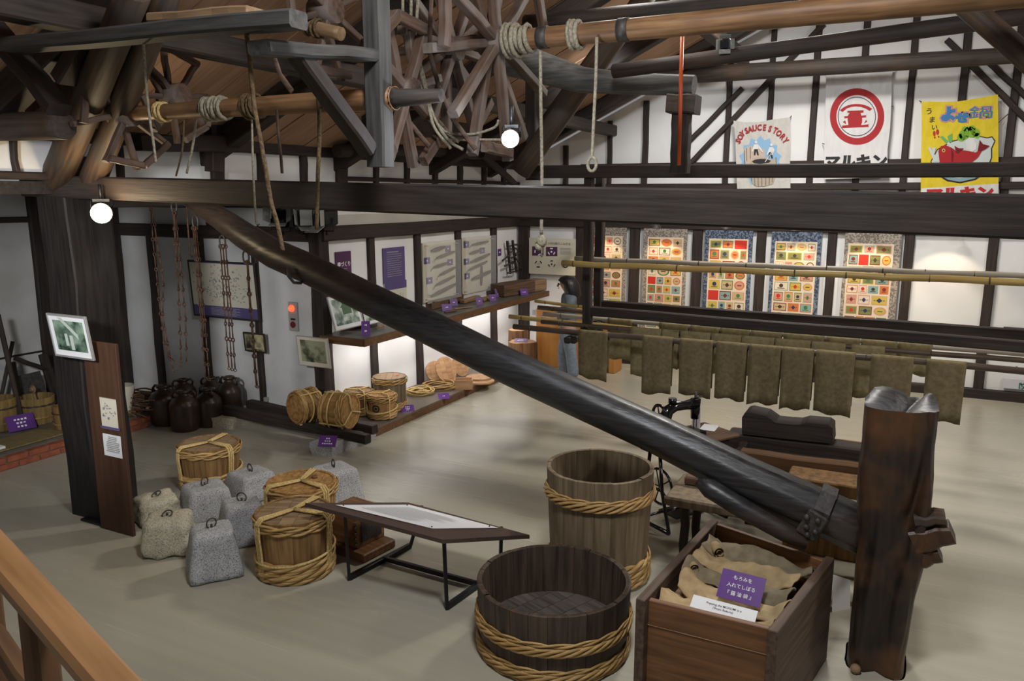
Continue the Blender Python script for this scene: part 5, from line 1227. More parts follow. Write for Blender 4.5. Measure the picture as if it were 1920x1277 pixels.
# diagram panel on the back wall
def BW(x, y, e=.0): return P(x, y, Y=YB-.05-e)
def art(par, name, polys, mat, e, fn=None):
    m = MB(); fn = fn or BW
    for pl in polys: m.add([fn(*q, e=e) for q in pl], [tuple(reversed(range(len(pl))))])
    o = part(name, m, mat, par, world=True)
    if len(polys) > 1: o['kind'] = 'stuff'
    return o
def oval(cx, cy, rx, ry, n=24): return [(cx+rx*math.cos(2*PI*k/n), cy+ry*math.sin(2*PI*k/n)) for k in range(n)]
def arcp(cx, cy, r0, r1, a0, a1, n=10, sy=1.0):
    o = [(cx+r1*math.cos(math.radians(a0+(a1-a0)*k/n)), cy+r1*sy*math.sin(math.radians(a0+(a1-a0)*k/n))) for k in range(n+1)]
    i = [(cx+r0*math.cos(math.radians(a1-(a1-a0)*k/n)), cy+r0*sy*math.sin(math.radians(a1-(a1-a0)*k/n))) for k in range(n+1)]
    return o+i
def ringp(cx, cy, r0, r1, sy=1.0, n=24): return [arcp(cx, cy, r0, r1, a, a+90, n//4, sy) for a in (0, 90, 180, 270)]
def panel_on_back(name, label, tl, br_, e, mat, cat, th=.02):
    a, b = BW(*tl, e=e), BW(*br_, e=e); t = thing(name, label, cat, (a.x, a.y, b.z)); m = MB(); m.box(((a.x+b.x)/2, a.y+th/2, (a.z+b.z)/2), (b.x-a.x, th, a.z-b.z)); part('panel', m, mat, t, world=True); return t
def backtext(par, s_, x, y, px_h, mat, e, rot=0.0, bold=0.0, sx=1.0, name='lettering'):
    c_ = BW(x, y, e=e); m = MB(); m.text(s_, pm(px_h, c_), wallM(c_, (1, 0, 0)) @ Rz(rot) @ Matrix.Diagonal((sx, 1, 1, 1)), bold=bold); return part(name, m, mat, par, world=True)
t = panel_on_back('diagram_panel', 'ivory panel with round brand diagrams and a Japanese heading', (992, 446), (1078, 517), .03, M_ivory, 'panel')
backtext(t, '大樽マルキン印の刷りこみ方法', 1036, 457, 5.2, M_black, .036)
art(t, 'dark_photo', [[(998, 462), (1019, 462), (1019, 479), (998, 479)], [(1024, 463), (1045, 463), (1045, 480), (1024, 480)]], M_purpled, .036)
art(t, 'white_marks', [arcp(1009, 472, 5, 7, a, a+50) for a in (160, 280, 40)]+[arcp(1034, 472, 5, 7, a, a+50) for a in (245, 5, 125)]+[oval(1034, 472, 2, 2, 8)], M_white, .040)
art(t, 'black_marks', [arcp(1009.5, 495, 5, 6.8, a, a+50) for a in (190, 300, 65)]+[arcp(1034.5, 495, 5, 6.8, a, a+50) for a in (245, 5, 125)]+[oval(1034.5, 495.5, 1.4, 2, 8)]+ringp(1060, 495, 5.2, 7.2), M_black, .036)
art(t, 'faint_marks', [arcp(1009.5, 496, 1.8, 2.6, 180, 360), [(1006, 499), (1013, 499), (1013, 500), (1006, 500)]]+[[(1050, 465+k*2.6), (1071, 465.5+k*2.6), (1071, 466.2+k*2.6), (1050, 465.8+k*2.6)] for k in range(5)], M_greyink, .036)
m = MB(); c_ = BW(1001, 586); m.box(c_+Vector((0, .0, 0)), (.05, .02, .09)); solo('wall_switch', m, M_plastic, 'small switch plate on the back wall near the stumps', 'switch')
# emergency sign at the right edge
t = panel_on_back('exit_sign', 'white emergency sign with green writing at the right edge', (1882, 709), (1985, 737), .03, flat('sign_white', (.62, .62, .66), .4), 'sign', .05)
backtext(t, '防', 1917, 725, 13, flat('sign_green', (.01, .13, .07), .5), .036, bold=.002)

# ------------------------------------------------------------------ hanging scrolls
M_brocade = mixed('taupe_brocade', (.17, .14, .12), (.36, .32, .27), (1, 1, 1), nscale=45, detail=1, bump=.2, lo=.45, hi=.55)
M_brocadeb = mixed('navy_brocade', (.035, .05, .085), (.17, .21, .28), (1, 1, 1), nscale=40, detail=1, bump=.2, lo=.45, hi=.6)
M_cream = mixed('cream_scroll_paper', (.68, .55, .42), (.74, .62, .48), (1, 1, 1), nscale=3, rough=(.7, .8), bump=.05)
PAL = {k: flat('print_'+k, v, .7) for k, v in dict(orange=(.55, .17, .05), olive=(.20, .21, .07), yellow=(.56, .40, .08), green=(.06, .17, .07), teal=(.22, .36, .33), pink=(.56, .28, .20), navy=(.03, .04, .10), scarlet=(.55, .035, .02), sand=(.52, .38, .20), maroon=(.20, .03, .03), ink=(.06, .04, .035)).items()}
def scroll(label, bx0, bx1, px0, px1, ytop, blue, seed, fixed):
    rnd = random.Random(seed); Y = YB-.075
    a, b = P(bx0, ytop, Y=Y), P(bx1, ytop, Y=Y); p0, p1 = P(px0, ytop, Y=Y), P(px1, ytop, Y=Y)
    zt, zb = p0.z, .50; t = thing('hanging_scroll', label, 'scroll', ((a.x+b.x)/2, Y, zb-.1), 'hanging scrolls of old labels')
    m = MB(); m.box(((a.x+b.x)/2, Y, (2.27+zb-.1)/2), (b.x-a.x, .008, 2.27-zb+.1)); part('backing', m, M_brocadeb if blue else M_brocade, t, world=True)
    m = MB(); m.box(((p0.x+p1.x)/2, Y-.005, (zt+zb)/2), (p1.x-p0.x, .004, zt-zb)); part('paper', m, M_cream, t, world=True)
    m = MB(); m.tube([((a.x-.04), Y-.01, zb-.1), ((b.x+.04), Y-.01, zb-.1)], .02, 10); part('roller', m, M_dark, t, world=True)
    W_ = p1.x-p0.x; z = zt-.02; row = 0
    def label_piece(cx, cz, w_, h_, kind, c1, c2, c3):
        m = MB(); M = wallM((cx, Y-.0075, cz), (1, 0, 0))
        if kind == 'oval':
            m.ell(0, 0, w_/2, h_/2, 0, M, 18); m.mi = 1; m.ell(0, 0, w_*.38, h_*.38, .001, M, 16); m.mi = 2; m.rect(-w_*.2, -h_*.06, w_*.2, h_*.06, .002, M)
        elif kind == 'solid': m.rect(-w_/2, -h_/2, w_/2, h_/2, 0, M)
        else:
            m.rect(-w_/2, -h_/2, w_/2, h_/2, 0, M); m.mi = 1; m.rect(-w_*.44, -h_*.41, w_*.44, h_*.41, .001, M); m.mi = 2
            if kind == 'crest': m.ell(0, h_*.07, min(w_, h_)*.23, min(w_, h_)*.23, .002, M, 10); m.rect(-w_*.26, -h_*.27, w_*.26, -h_*.19, .002, M)
            else: m.poly([(0, h_*.26), (w_*.2, 0), (0, -h_*.26), (-w_*.2, 0)], M, .002); m.rect(-w_*.34, -h_*.04, -w_*.24, h_*.04, .002, M); m.rect(w_*.24, -h_*.04, w_*.34, h_*.04, .002, M)
        part('paper_label', m, [PAL[c1], PAL[c2] if c2 != 'cream' else M_cream, PAL[c3]], t, world=True)
    cols = ['orange', 'olive', 'yellow', 'green', 'teal', 'pink', 'sand', 'maroon']
    while z > zb+.1:
        h_ = rnd.choice((.12, .13, .15)); x = p0.x+.02; k = 0; n_ = rnd.choice((3, 3, 4)); ws_ = [rnd.uniform(.8, 1.3) for _ in range(n_)]; tot = sum(ws_); g = .014
        for k in range(n_):
            w_ = (W_-.04-g*(n_-1))*ws_[k]/tot; hh = h_*rnd.uniform(.84, .99)
            cx, cz = x+w_/2, z-h_/2
            if (row, k) in fixed: label_piece(cx, cz, w_, h_, 'solid', 'scarlet', 'scarlet', 'scarlet')
            else:
                kd = rnd.choice(('frame', 'frame', 'crest', 'crest', 'oval')); c1 = rnd.choice(cols); c2 = rnd.choice(('cream', 'sand', 'yellow', 'pink', 'teal', 'orange', 'olive')); c3 = rnd.choice(('ink', 'navy', 'maroon', 'green', 'scarlet'))
                if w_ < .10 and rnd.random() < .5: kd, c1, c2, c3 = 'crest', 'navy', 'cream', 'navy'
                label_piece(cx, cz, w_*rnd.uniform(.92, 1.0), hh, kd, c1, c2, c3)
            x += w_+g
        z -= h_+.014; row += 1
scroll('leftmost hanging scroll of pasted labels, behind the rack post', 1098, 1175, 1104, 1168, 441, False, 11, ())
scroll('second hanging scroll from the left, taupe border', 1207, 1289, 1215, 1282, 444, False, 12, ((4, 0),))
scroll('middle hanging scroll with a navy border and two red squares', 1322, 1412, 1330, 1404, 447, True, 13, ((0, 2), (5, 0)))
scroll('fourth hanging scroll from the left, navy border', 1447, 1541, 1454, 1533, 452, True, 14, ())
scroll('rightmost hanging scroll with a taupe border and a large red square', 1584, 1690, 1591, 1677, 456, False, 15, ((1, 1),))
for i, (x, lab) in enumerate(((1113, 'small grey lamp shade above the leftmost scroll'), (1229, 'small grey lamp shade above the second scroll'), (1360, 'small grey lamp shade above the middle scroll'), (1490, 'small grey lamp shade above the fourth scroll'), (1634, 'small grey lamp shade above the rightmost scroll'), (1785, 'small grey lamp shade above the bare panel right of the scrolls'))):
    c_ = P(x, 424, Y=11.75); c_.z = 2.30; t = thing('scroll_lamp', lab, 'lamp', c_, 'lamps over the scrolls')
    m = MB(); m.lathe([(.085, -.05), (.075, -.02), (.04, .015), (.02, .03), (.001, .035)], 18); part('shade', m, M_iron, t)
    m = MB(); m.tube([(0, 0, .03), (0, .1, .10), (0, .5, .12)], .008, 6); part('arm', m, M_iron, t)
    m = MB(); m.sphere((0, 0, -.025), .028, 10, 6); part('bulb', m, flat('scroll_bulb', (1, .78, .5), .3, emit=6), t)
    spot('scroll_lamp_light', c_+Vector((0, 0, -.06)), (c_.x, YB-.02, 1.05), 17, (1, .78, .52), 86, .35, .03)

# ------------------------------------------------------------------ banners
YBN = .14
def bnpx(x, y, e=0.0): return P(x, y, Y=YB-YBN-e)
def banner(name, label, outline, mat):
    pts = [bnpx(*q) for q in outline]; c_ = sum(pts, Vector())/len(pts); t = thing(name, label, 'banner', (c_.x, YB-YBN, min(p.z for p in pts)))
    m = MB(); m.add(pts+[p+Vector((0, .006, 0)) for p in pts], [tuple(reversed(range(len(pts)))), tuple(range(len(pts), 2*len(pts)))]+[(i, (i+1) % len(pts), len(pts)+(i+1) % len(pts), len(pts)+i) for i in range(len(pts))]); part('cloth', m, mat, t, world=True)
    return t
def bn(t, name, polys, mat, lay=1): return art(t, name, polys, mat, .003*lay, bnpx)
def bntext(t, s_, x, y, px_h, mat, lay=1, rot=0.0, bold=0.0, sx=1.0, name='lettering'):
    c_ = bnpx(x, y, .003*lay); m = MB(); m.text(s_, pm(px_h, c_), wallM(c_, (1, 0, 0)) @ Rz(rot) @ Matrix.Diagonal((sx, 1, 1, 1)), bold=bold); return part(name, m, mat, t, world=True)
def ties(t, pts):
    for a, b in pts:
        m = MB(); m.tube([bnpx(*a), P(*b, Y=YB-.04)], .006, 5); part('tie', m, M_ropeold, t, world=True)
# centre banner: red ring emblem
t = banner('emblem_banner', 'white cloth banner with a red ring emblem on the gable wall', [(1549, 134), (1563, 137), (1578, 135), (1592, 137), (1606, 135), (1622, 136), (1638, 132), (1655, 131), (1674, 126), (1672, 160), (1671, 200), (1669, 240), (1664, 280), (1664, 332), (1546, 336), (1545, 290), (1547, 240), (1548, 190)], M_clothw)
ties(t, [((1549, 135), (1543, 133)), ((1606, 136), (1606, 128)), ((1674, 127), (1684, 125)), ((1671, 200), (1675, 199)), ((1546, 270), (1542, 269))])
E6 = lambda zx, zy: (1530+zx/5.805, 110+zy/5.805)
bn(t, 'red_ring', ringp(1607, 218.5, 38.8, 51, 1.04, 48), M_crimson); bn(t, 'thin_ring', ringp(1606.5, 218.5, 34.4, 35.9, 1.03, 48), M_purpled)
def quad(*p): return [E6(*q) for q in p]
bn(t, 'emblem', [quad((258, 562), (300, 530), (345, 508), (390, 497), (435, 493), (480, 495), (525, 503), (570, 520), (612, 545), (585, 570), (545, 545), (490, 525), (435, 520), (385, 525), (335, 542), (290, 580)),
    quad((335, 568), (517, 562), (517, 587), (485, 591), (502, 640), (502, 690), (490, 724), (578, 714), (570, 727), (575, 743), (278, 756), (288, 742), (278, 730), (352, 722), (344, 660), (350, 615), (366, 590), (337, 590), (348, 579)),
    quad((303, 630), (350, 624), (350, 646), (303, 650), (312, 640)), quad((497, 620), (551, 614), (542, 626), (551, 638), (497, 643)), quad((292, 690), (318, 670), (330, 716)), quad((522, 706), (546, 664), (558, 686))], M_crimson, 1)
bntext(t, 'マルキン', 1604, 305, 27, M_black, 1, bold=.012)
# left banner
t = banner('story_banner', 'grey white cloth banner reading soy sauce story with a barrel drawing', [(1375, 226), (1395, 229), (1422, 229), (1450, 224), (1481, 220), (1482, 260), (1481, 300), (1482, 353), (1382, 354), (1380, 300), (1379, 262)], M_clothg)
ties(t, [((1376, 227), (1371, 224)), ((1481, 221), (1484, 217))])
E5 = lambda zx, zy: (1360+zx/8.514, 210+zy/8.514)
halo = []
for k in range(28):
    a = 2*PI*k/28; rr = 1.0 if k % 2 else .84; halo.append(E5(560+345*rr*math.cos(a), 790+410*rr*math.sin(a)))
bn(t, 'blue_halo', [halo], flat('banner_blue', (.24, .42, .62), .8))
bn(t, 'back_keg', [[E5(*q) for q in ((300, 605), (345, 560), (440, 545), (560, 565), (630, 610), (630, 760), (330, 850), (305, 740))]], flat('banner_pinkish', (.50, .40, .33), .8), 2)
bn(t, 'barrel_drawing', [[E5(*q) for q in ((405, 790), (450, 745), (560, 725), (680, 735), (750, 770), (800, 720), (812, 850), (790, 1090), (760, 1150), (640, 1185), (500, 1190), (440, 1150), (415, 1070), (380, 860))]], flat('banner_tan', (.42, .36, .28), .8), 3)
bn(t, 'barrel_outline', [[E5(cx_+dx, cy_+dy) for dx, dy in ((0, 0), (7, 0), (7+ex, ey), (ex, ey))] for cx_, cy_, ex, ey in ((298, 610, 8, 230), (335, 580, 4, 200), (395, 560, 2, 190), (805, 720, 4, 200), (400, 850, 20, 250), (455, 870, 14, 310), (515, 880, 8, 305), (580, 885, 2, 300), (645, 880, -4, 295), (705, 870, -10, 290), (760, 850, -16, 270))]+[[E5(*q) for q in ((425, 790), (470, 762), (560, 748), (660, 752), (730, 778), (690, 812), (560, 826), (460, 818))]], M_black, 4)
bn(t, 'worker_trousers', [[E5(*q) for q in ((462, 590), (515, 590), (535, 690), (512, 690), (492, 625), (478, 690), (455, 690))], [E5(*q) for q in ((700, 640), (745, 640), (760, 740), (735, 740), (722, 680), (700, 735), (680, 730))]], M_black, 4)
bn(t, 'worker_bodies', [oval(*E5(490, 482), 2.6, 3.0, 10), [E5(*q) for q in ((462, 515), (515, 512), (560, 560), (600, 640), (585, 645), (540, 585), (515, 592), (462, 592), (430, 640), (418, 632))], oval(*E5(735, 525), 2.6, 3.0, 10), [E5(*q) for q in ((705, 560), (755, 556), (790, 610), (745, 690), (735, 680), (760, 615), (745, 642), (700, 642), (670, 690), (660, 680))], [E5(*q) for q in ((738, 640), (748, 640), (640, 800), (628, 795))]], M_clothw, 5)
for ch_, zx, zy, rot in (('S', 210, 468, 62), ('O', 243, 402, 52), ('Y', 278, 345, 42), ('S', 340, 302, 28), ('A', 398, 282, 20), ('U', 470, 260, 10), ('C', 545, 251, 2), ('E', 625, 252, -5), ('S', 713, 272, -18), ('T', 795, 298, -32), ('O', 853, 342, -42), ('R', 913, 395, -52), ('Y', 958, 456, -62)):
    bntext(t, ch_, *E5(zx, zy), 15, M_crimson, 6, math.radians(rot)*.85, bold=.004, sx=.8, name='letter')
# right banner
t = banner('fish_banner', 'yellow cloth banner with a red fish dish and Japanese writing', [(1728, 190), (1760, 191), (1797, 190), (1830, 185), (1871, 177), (1872, 240), (1872, 300), (1872, 385), (1726, 385), (1727, 300), (1728, 240)], M_clothy)
ties(t, [((1728, 191), (1724, 189)), ((1797, 190), (1797, 186)), ((1871, 178), (1875, 175)), ((1872, 230), (1890, 214))])
E7 = lambda zx, zy: (1710+zx/6.383, 170+zy/6.383)
def q7(*p): return [E7(*q) for q in p]
G = {k: flat('fish_'+k, v, .8) for k, v in dict(red=(.36, .02, .025), dkred=(.17, .012, .015), green=(.20, .40, .04), dkgreen=(.10, .23, .03), leek=(.13, .40, .13), pale=(.52, .58, .56), blue=(.05, .19, .40), pink=(.55, .26, .30), bowl=(.22, .34, .40)).items()}
bn(t, 'white_strip', [q7((112, 1170), (570, 1140), (1036, 1112), (1036, 1372), (104, 1372))], M_clothw)
bntext(t, 'マルキン', *E7(565, 1240), 24, M_red, 2, math.radians(2), bold=.012, sx=1.15)
bn(t, 'dish', [q7((220, 850), (300, 700), (480, 600), (640, 560), (800, 540), (900, 560), (960, 545), (1000, 600), (960, 690), (960, 800), (900, 980), (760, 1070), (575, 1110), (420, 1085), (280, 1000))], M_black, 1)
bn(t, 'dish_face', [q7((232, 850), (310, 708), (485, 612), (645, 572), (800, 552), (900, 572), (955, 560), (985, 605), (945, 690), (945, 800), (885, 960), (750, 1050), (575, 1090), (430, 1065), (295, 985))], G['pale'], 2)
bn(t, 'dish_rim', [q7((300, 1000), (430, 1062), (575, 1085), (750, 1045), (880, 960), (760, 1010), (575, 1050), (420, 1030))], G['bowl'], 3)
bn(t, 'cabbage_leaf', [oval(*E7(cx_, cy_), r_/6.38, r_/6.38, 14) for cx_, cy_, r_ in ((690, 500, 72), (620, 530, 60), (590, 560, 50), (760, 500, 50), (780, 540, 35), (640, 470, 45), (720, 455, 40))], G['green'], 3)
bn(t, 'cabbage_vein', [q7((590, 570), (640, 530), (650, 545), (610, 600)), q7((700, 470), (740, 480), (730, 495), (700, 490)), q7((600, 500), (640, 510), (630, 520))], G['dkgreen'], 4)
bn(t, 'cabbage_stalk', [q7((640, 600), (680, 560), (740, 570), (775, 640), (770, 700), (720, 735), (660, 705))], M_clothw, 4)
bn(t, 'leek', [q7((335, 555), (365, 540), (440, 610), (415, 635)), q7((425, 545), (480, 510), (478, 620), (440, 610))], G['leek'], 4)
bn(t, 'leek_white', [q7((415, 635), (440, 610), (510, 690), (485, 700)), q7((190, 685), (215, 672), (320, 850), (265, 850)), q7((240, 680), (285, 680), (270, 760), (245, 730))], G['pale'], 4)
bn(t, 'fish_body', [q7((315, 720), (345, 665), (400, 652), (470, 680), (520, 715), (640, 715), (760, 740), (800, 715), (830, 690), (830, 730), (790, 800), (700, 870), (560, 900), (400, 900), (330, 860))], G['red'], 5)
bn(t, 'fish_tail', [q7((785, 720), (810, 590), (850, 640), (930, 660), (880, 700), (830, 725))], G['dkred'], 6)
bn(t, 'fish_fin', [q7((510, 660), (560, 690), (620, 690), (560, 750), (525, 745)), q7((470, 680), (500, 760), (490, 850), (470, 850))], G['dkred'], 6)
bn(t, 'fish_eye', [oval(*E7(378, 715), 3.3, 3.6, 12)], PAL['yellow'], 6); bn(t, 'fish_pupil', [oval(*E7(378, 715), 1.4, 1.6, 10)], M_black, 7)
bn(t, 'exclamation_marks', [oval(*E7(266, 512), 2.6, 5, 12), oval(*E7(306, 495), 2.9, 5.5, 12), oval(*E7(272, 560), 1.7, 1.9, 8), oval(*E7(318, 550), 1.7, 1.9, 8)], M_red, 2)
for ch_, zx, zy, hh in (('う', 205, 252, 13), ('ま', 240, 352, 12), ('い', 268, 442, 11)): bntext(t, ch_, *E7(zx, zy), hh, M_black, 2, bold=.001, name='letter')
for ch_, zx, zy, hh, sx in (('よ', 435, 290, 27, 1.0), ('せ', 598, 332, 18, 1.1), ('鍋', 825, 272, 24, 1.75)):
    bntext(t, ch_, *E7(zx, zy), hh, G['pink'], 2, bold=.03 if ch_ != '鍋' else .008, sx=sx, name='letter_outline'); bntext(t, ch_, *E7(zx, zy), hh, G['blue'], 3, bold=.014 if ch_ != '鍋' else .0, sx=sx, name='letter')
# ================================================================== DRYING RACK WITH CLOTH BAGS
rk = thing('drying_rack', 'dark timber drying rack before the scrolls', 'rack', (P(1100, 600, Y=8.0).x, 8.0, 0))
PNx, PFx = P(1101, 600, Y=8.0).x, P(1122, 560, Y=8.7).x
for xx, yy, w_ in ((PNx, 8.0, .095), (PFx, 8.7, .10), (1.75, 8.0, .095), (1.75, 8.7, .10)): timber('post', None, (xx, yy, 1.12), (xx, yy, 2.95), w_, w_, M_dark, rk)
for a, b, Y, h_ in (((1100, 583), (2000, 656), 8.0, 18), ((1122, 572), (2000, 634), 8.7, 18)): timber('rail', None, P(*a, Y=Y), P(*b, Y=Y), .06, pm(h_, P(*a, Y=Y)), M_dark, rk)
timber('bracket', None, (PNx, 7.60, P(1100, 628, Y=8.0).z), (PNx, 8.8, P(1100, 612, Y=8.0).z), .06, .07, M_dark, rk)
timber('bracket', None, (P(1068, 634, Y=7.62).x, 7.55, P(1068, 637, Y=7.62).z), (PNx-.02, 8.0, P(1100, 622, Y=8.0).z), .07, .07, M_dark, rk)
timber('bracket', None, (1.75, 7.60, P(1100, 628, Y=8.0).z), (1.75, 8.8, P(1100, 612, Y=8.0).z), .06, .07, M_dark, rk)
m = MB(); m.tube([(PNx+.06*math.cos(a), 8.0+.06*math.sin(a), P(1098, 612, Y=8).z+.02*math.sin(3*a)) for a in [2*PI*k/14 for k in range(14)]], .018, 6, closed=True); part('lashing', m, M_ropeold, rk, world=True)
def bamboo(label, a, b, Y, r, mat, nodes, name='bamboo_pole', group='poles of the drying rack'):
    p0, p1 = P(*a, Y=Y), P(*b, Y=Y); M = axisM(p0, p1); L_ = (p1-p0).length
    t = thing(name, label, 'pole', M, group)
    m = MB(); n = max(2, nodes)*2; m.tube([(L_*i/n, .004*math.sin(i), .004*math.cos(i*1.3)) for i in range(n+1)], [r*(1+.04*(i % 2)) for i in range(n+1)], 12); part('culm', m, mat, t)
    if nodes:
        me = MB().tube([(-.006, 0, 0), (0, 0, 0), (.006, 0, 0)], [r*1.02, r*1.12, r*1.02], 12).mesh('node_ring', [M_node])
        for k in range(nodes): put('node_ring', me, t, Tm((L_*(k+.35+.12*math.sin(k*2))/nodes, 0, 0)))
    return p0, p1
bamboo('yellow bamboo pole lying across the top of the drying rack', (1054, 494), (2010, 533), 7.62, .030, M_bamboo, 12)
bamboo('greyish bamboo pole behind the yellow one on top of the rack', (1078, 485), (2010, 521), 8.35, .026, M_bamboog, 11)
r1 = bamboo('nearest dark pole of the rack, carrying the front row of bags', (963, 613), (2010, 703), 7.62, .030, M_rodd, 9)
r2 = bamboo('dark pole of the rack carrying the second row of bags', (1015, 604), (2010, 684), 7.95, .024, M_rodd, 8)
bamboo('pale yellow bamboo pole sticking out farthest left at the rack', (955, 594), (1330, 630), 8.15, .026, M_bamboo, 5)
r4 = bamboo('brown pole of the rack carrying the rear row of bags', (1019, 589), (2010, 672), 8.4, .026, M_bamboog, 8)
bamboo('dark reddish pole end above the yellow pole at the rack', (1009, 577), (1250, 598), 8.5, .027, M_rodd, 3)
bamboo('uppermost slim bamboo pole end at the left of the rack', (1003, 565), (1240, 592), 8.6, .019, M_bamboo, 4)
def at_x(rod, x, Y):
    X = P(x, 650, Y=Y).x; t_ = (X-rod[0].x)/(rod[1].x-rod[0].x); return rod[0].lerp(rod[1], t_)
def bag(label, rod, Y, xl, xr, ybot, r, mat, group, back=.85, seed=0):
    a, b = at_x(rod, xl, Y), at_x(rod, xr, Y); w_ = b.x-a.x; zb = P((xl+xr)/2, ybot, Y=Y-.06).z; L_ = (a.z+b.z)/2-zb
    prof = [(-r-.010-.012*k/6, -L_*(6-k)/6) for k in range(6)]
    prof = [(-(r+.006), -L_*(6-k)/6) for k in range(6)]+[(-(r+.006)*math.cos(q), (r+.006)*math.sin(q)) for q in [PI*k/8 for k in range(9)]]+[((r+.006), -L_*back*k/5) for k in range(1, 6)]
    nu = 8; vs, fs = [], []; rnd = random.Random(seed)
    th = .007; n = len(prof); cut = rnd.uniform(-.02, .02)
    for s_ in (0, 1):
        for j, (dy, dz) in enumerate(prof):
            for i in range(nu+1):
                u = i/nu; p = a.lerp(b, u); low = max(0, -dz)/L_
                oy = (.012*math.sin(u*5+seed)+.01*math.sin(u*11+seed*2))*low
                d2 = dy*(1+.0*s_)+(0 if not s_ else (th if dy > 0 else -th))*-1
                zz = dz-(th if s_ and dz > 0 else 0)
                zz += (cut*(u-.5)*2+.012*math.sin(u*9+seed)+.006*rnd.random()*0) * (low if low > .9 else 0)
                xx = (u-.5)*w_*(1-.03*low)
                vs.append(Vector(((a.x+b.x)/2+xx, p.y+d2+oy*(1 if dy < 0 else -1), p.z+zz)))
    W_ = nu+1; N = n*W_
    for j in range(n-1):
        for i in range(nu):
            k = j*W_+i; fs += [(k, k+1, k+W_+1, k+W_), (N+k+1, N+k, N+k+W_, N+k+W_+1)]
        fs += [(j*W_, (j+1)*W_, N+(j+1)*W_, N+j*W_), ((j+1)*W_+nu, j*W_+nu, N+j*W_+nu, N+(j+1)*W_+nu)]
    for i in range(nu): fs += [(i+1, i, N+i, N+i+1), ((n-1)*W_+i, (n-1)*W_+i+1, N+(n-1)*W_+i+1, N+(n-1)*W_+i)]
    m = MB(); m.add(vs, fs, None, True); return solo('cloth_bag', m, mat, label, 'cloth bag', group)
ordn = ['first', 'second', 'third', 'fourth', 'fifth', 'sixth', 'seventh', 'eighth', 'ninth']
for i, (xl, xr, yb_) in enumerate(((1086, 1141, 712), (1206, 1262, 740), (1276, 1338, 744), (1344, 1402, 751), (1406, 1466, 760), (1468, 1528, 770), (1532, 1606, 780), (1635, 1716, 770), (1740, 1816, 794))):
    bag('%s olive brown cloth bag from the left in the front row of the rack' % ordn[i], r1, 7.62, xl, xr, yb_, .03, M_bag, 'front row of cloth bags', seed=i+1)
for i, (xl, xr, yb_) in enumerate(((1183, 1240, 706), (1241, 1273, 690), (1276, 1332, 735), (1334, 1390, 700), (1391, 1452, 705), (1454, 1520, 710), (1522, 1586, 712), (1597, 1660, 748))):
    bag('%s cloth bag from the left in the second row of the rack' % ordn[i], r2, 7.95, xl, xr, yb_, .024, M_bag2, 'second row of cloth bags', seed=i+20)
for i, (xl, xr, yb_) in enumerate(((1140, 1186, 675), (1236, 1290, 690), (1294, 1348, 690), (1350, 1405, 690), (1407, 1465, 695), (1468, 1545, 700), (1550, 1612, 700), (1614, 1682, 705), (1684, 1748, 705))):
    bag('%s cloth bag from the left in the rear row of the rack' % ordn[i], r4, 8.4, xl, xr, yb_, .026, M_bag2, 'rear row of cloth bags', seed=i+40)

# ================================================================== VISITOR
px_, py_ = P(1064, 700, Y=10.6).x, 10.6
pe = thing('person', 'visitor with dark bobbed hair in a grey blue top and jeans beside the rack', 'person', Tm((px_, py_, 0)) @ Rz(math.radians(118)) @ Matrix.Diagonal((1.22, 1.22, 1.0, 1)))
def skin(name, verts, edges, mat, sub=2, root=0):
    me = bpy.data.meshes.new(name); me.from_pydata([v[:3] for v in verts], edges, []); me.materials.append(mat)
    o = put(name, me, pe); md = o.modifiers.new('skin', 'SKIN'); md.use_smooth_shade = True
    if not me.skin_vertices: 
        bpy.context.view_layer.objects.active = o
    sv = me.skin_vertices[0].data if me.skin_vertices else None
    if sv is None: return o
    for i, v in enumerate(verts): sv[i].radius = (v[3], v[4] if len(v) > 4 else v[3]); sv[i].use_root = (i == root)
    s_ = o.modifiers.new('sub', 'SUBSURF'); s_.levels = sub; s_.render_levels = sub
    return o
M_skin = flat('skin', (.42, .25, .18), .5); M_hair = mixed('black_hair', (.006, .006, .008), (.02, .018, .02), (20, 20, 1.5), nscale=4, rough=(.3, .45), bump=.6); M_top = mixed('grey_blue_knit', (.09, .115, .14), (.125, .15, .18), nscale=30, bump=.4); M_jean = mixed('washed_denim', (.14, .17, .22), (.23, .27, .33), nscale=25, bump=.3, c3=(.30, .34, .40), c3scale=3, c3amt=.5)
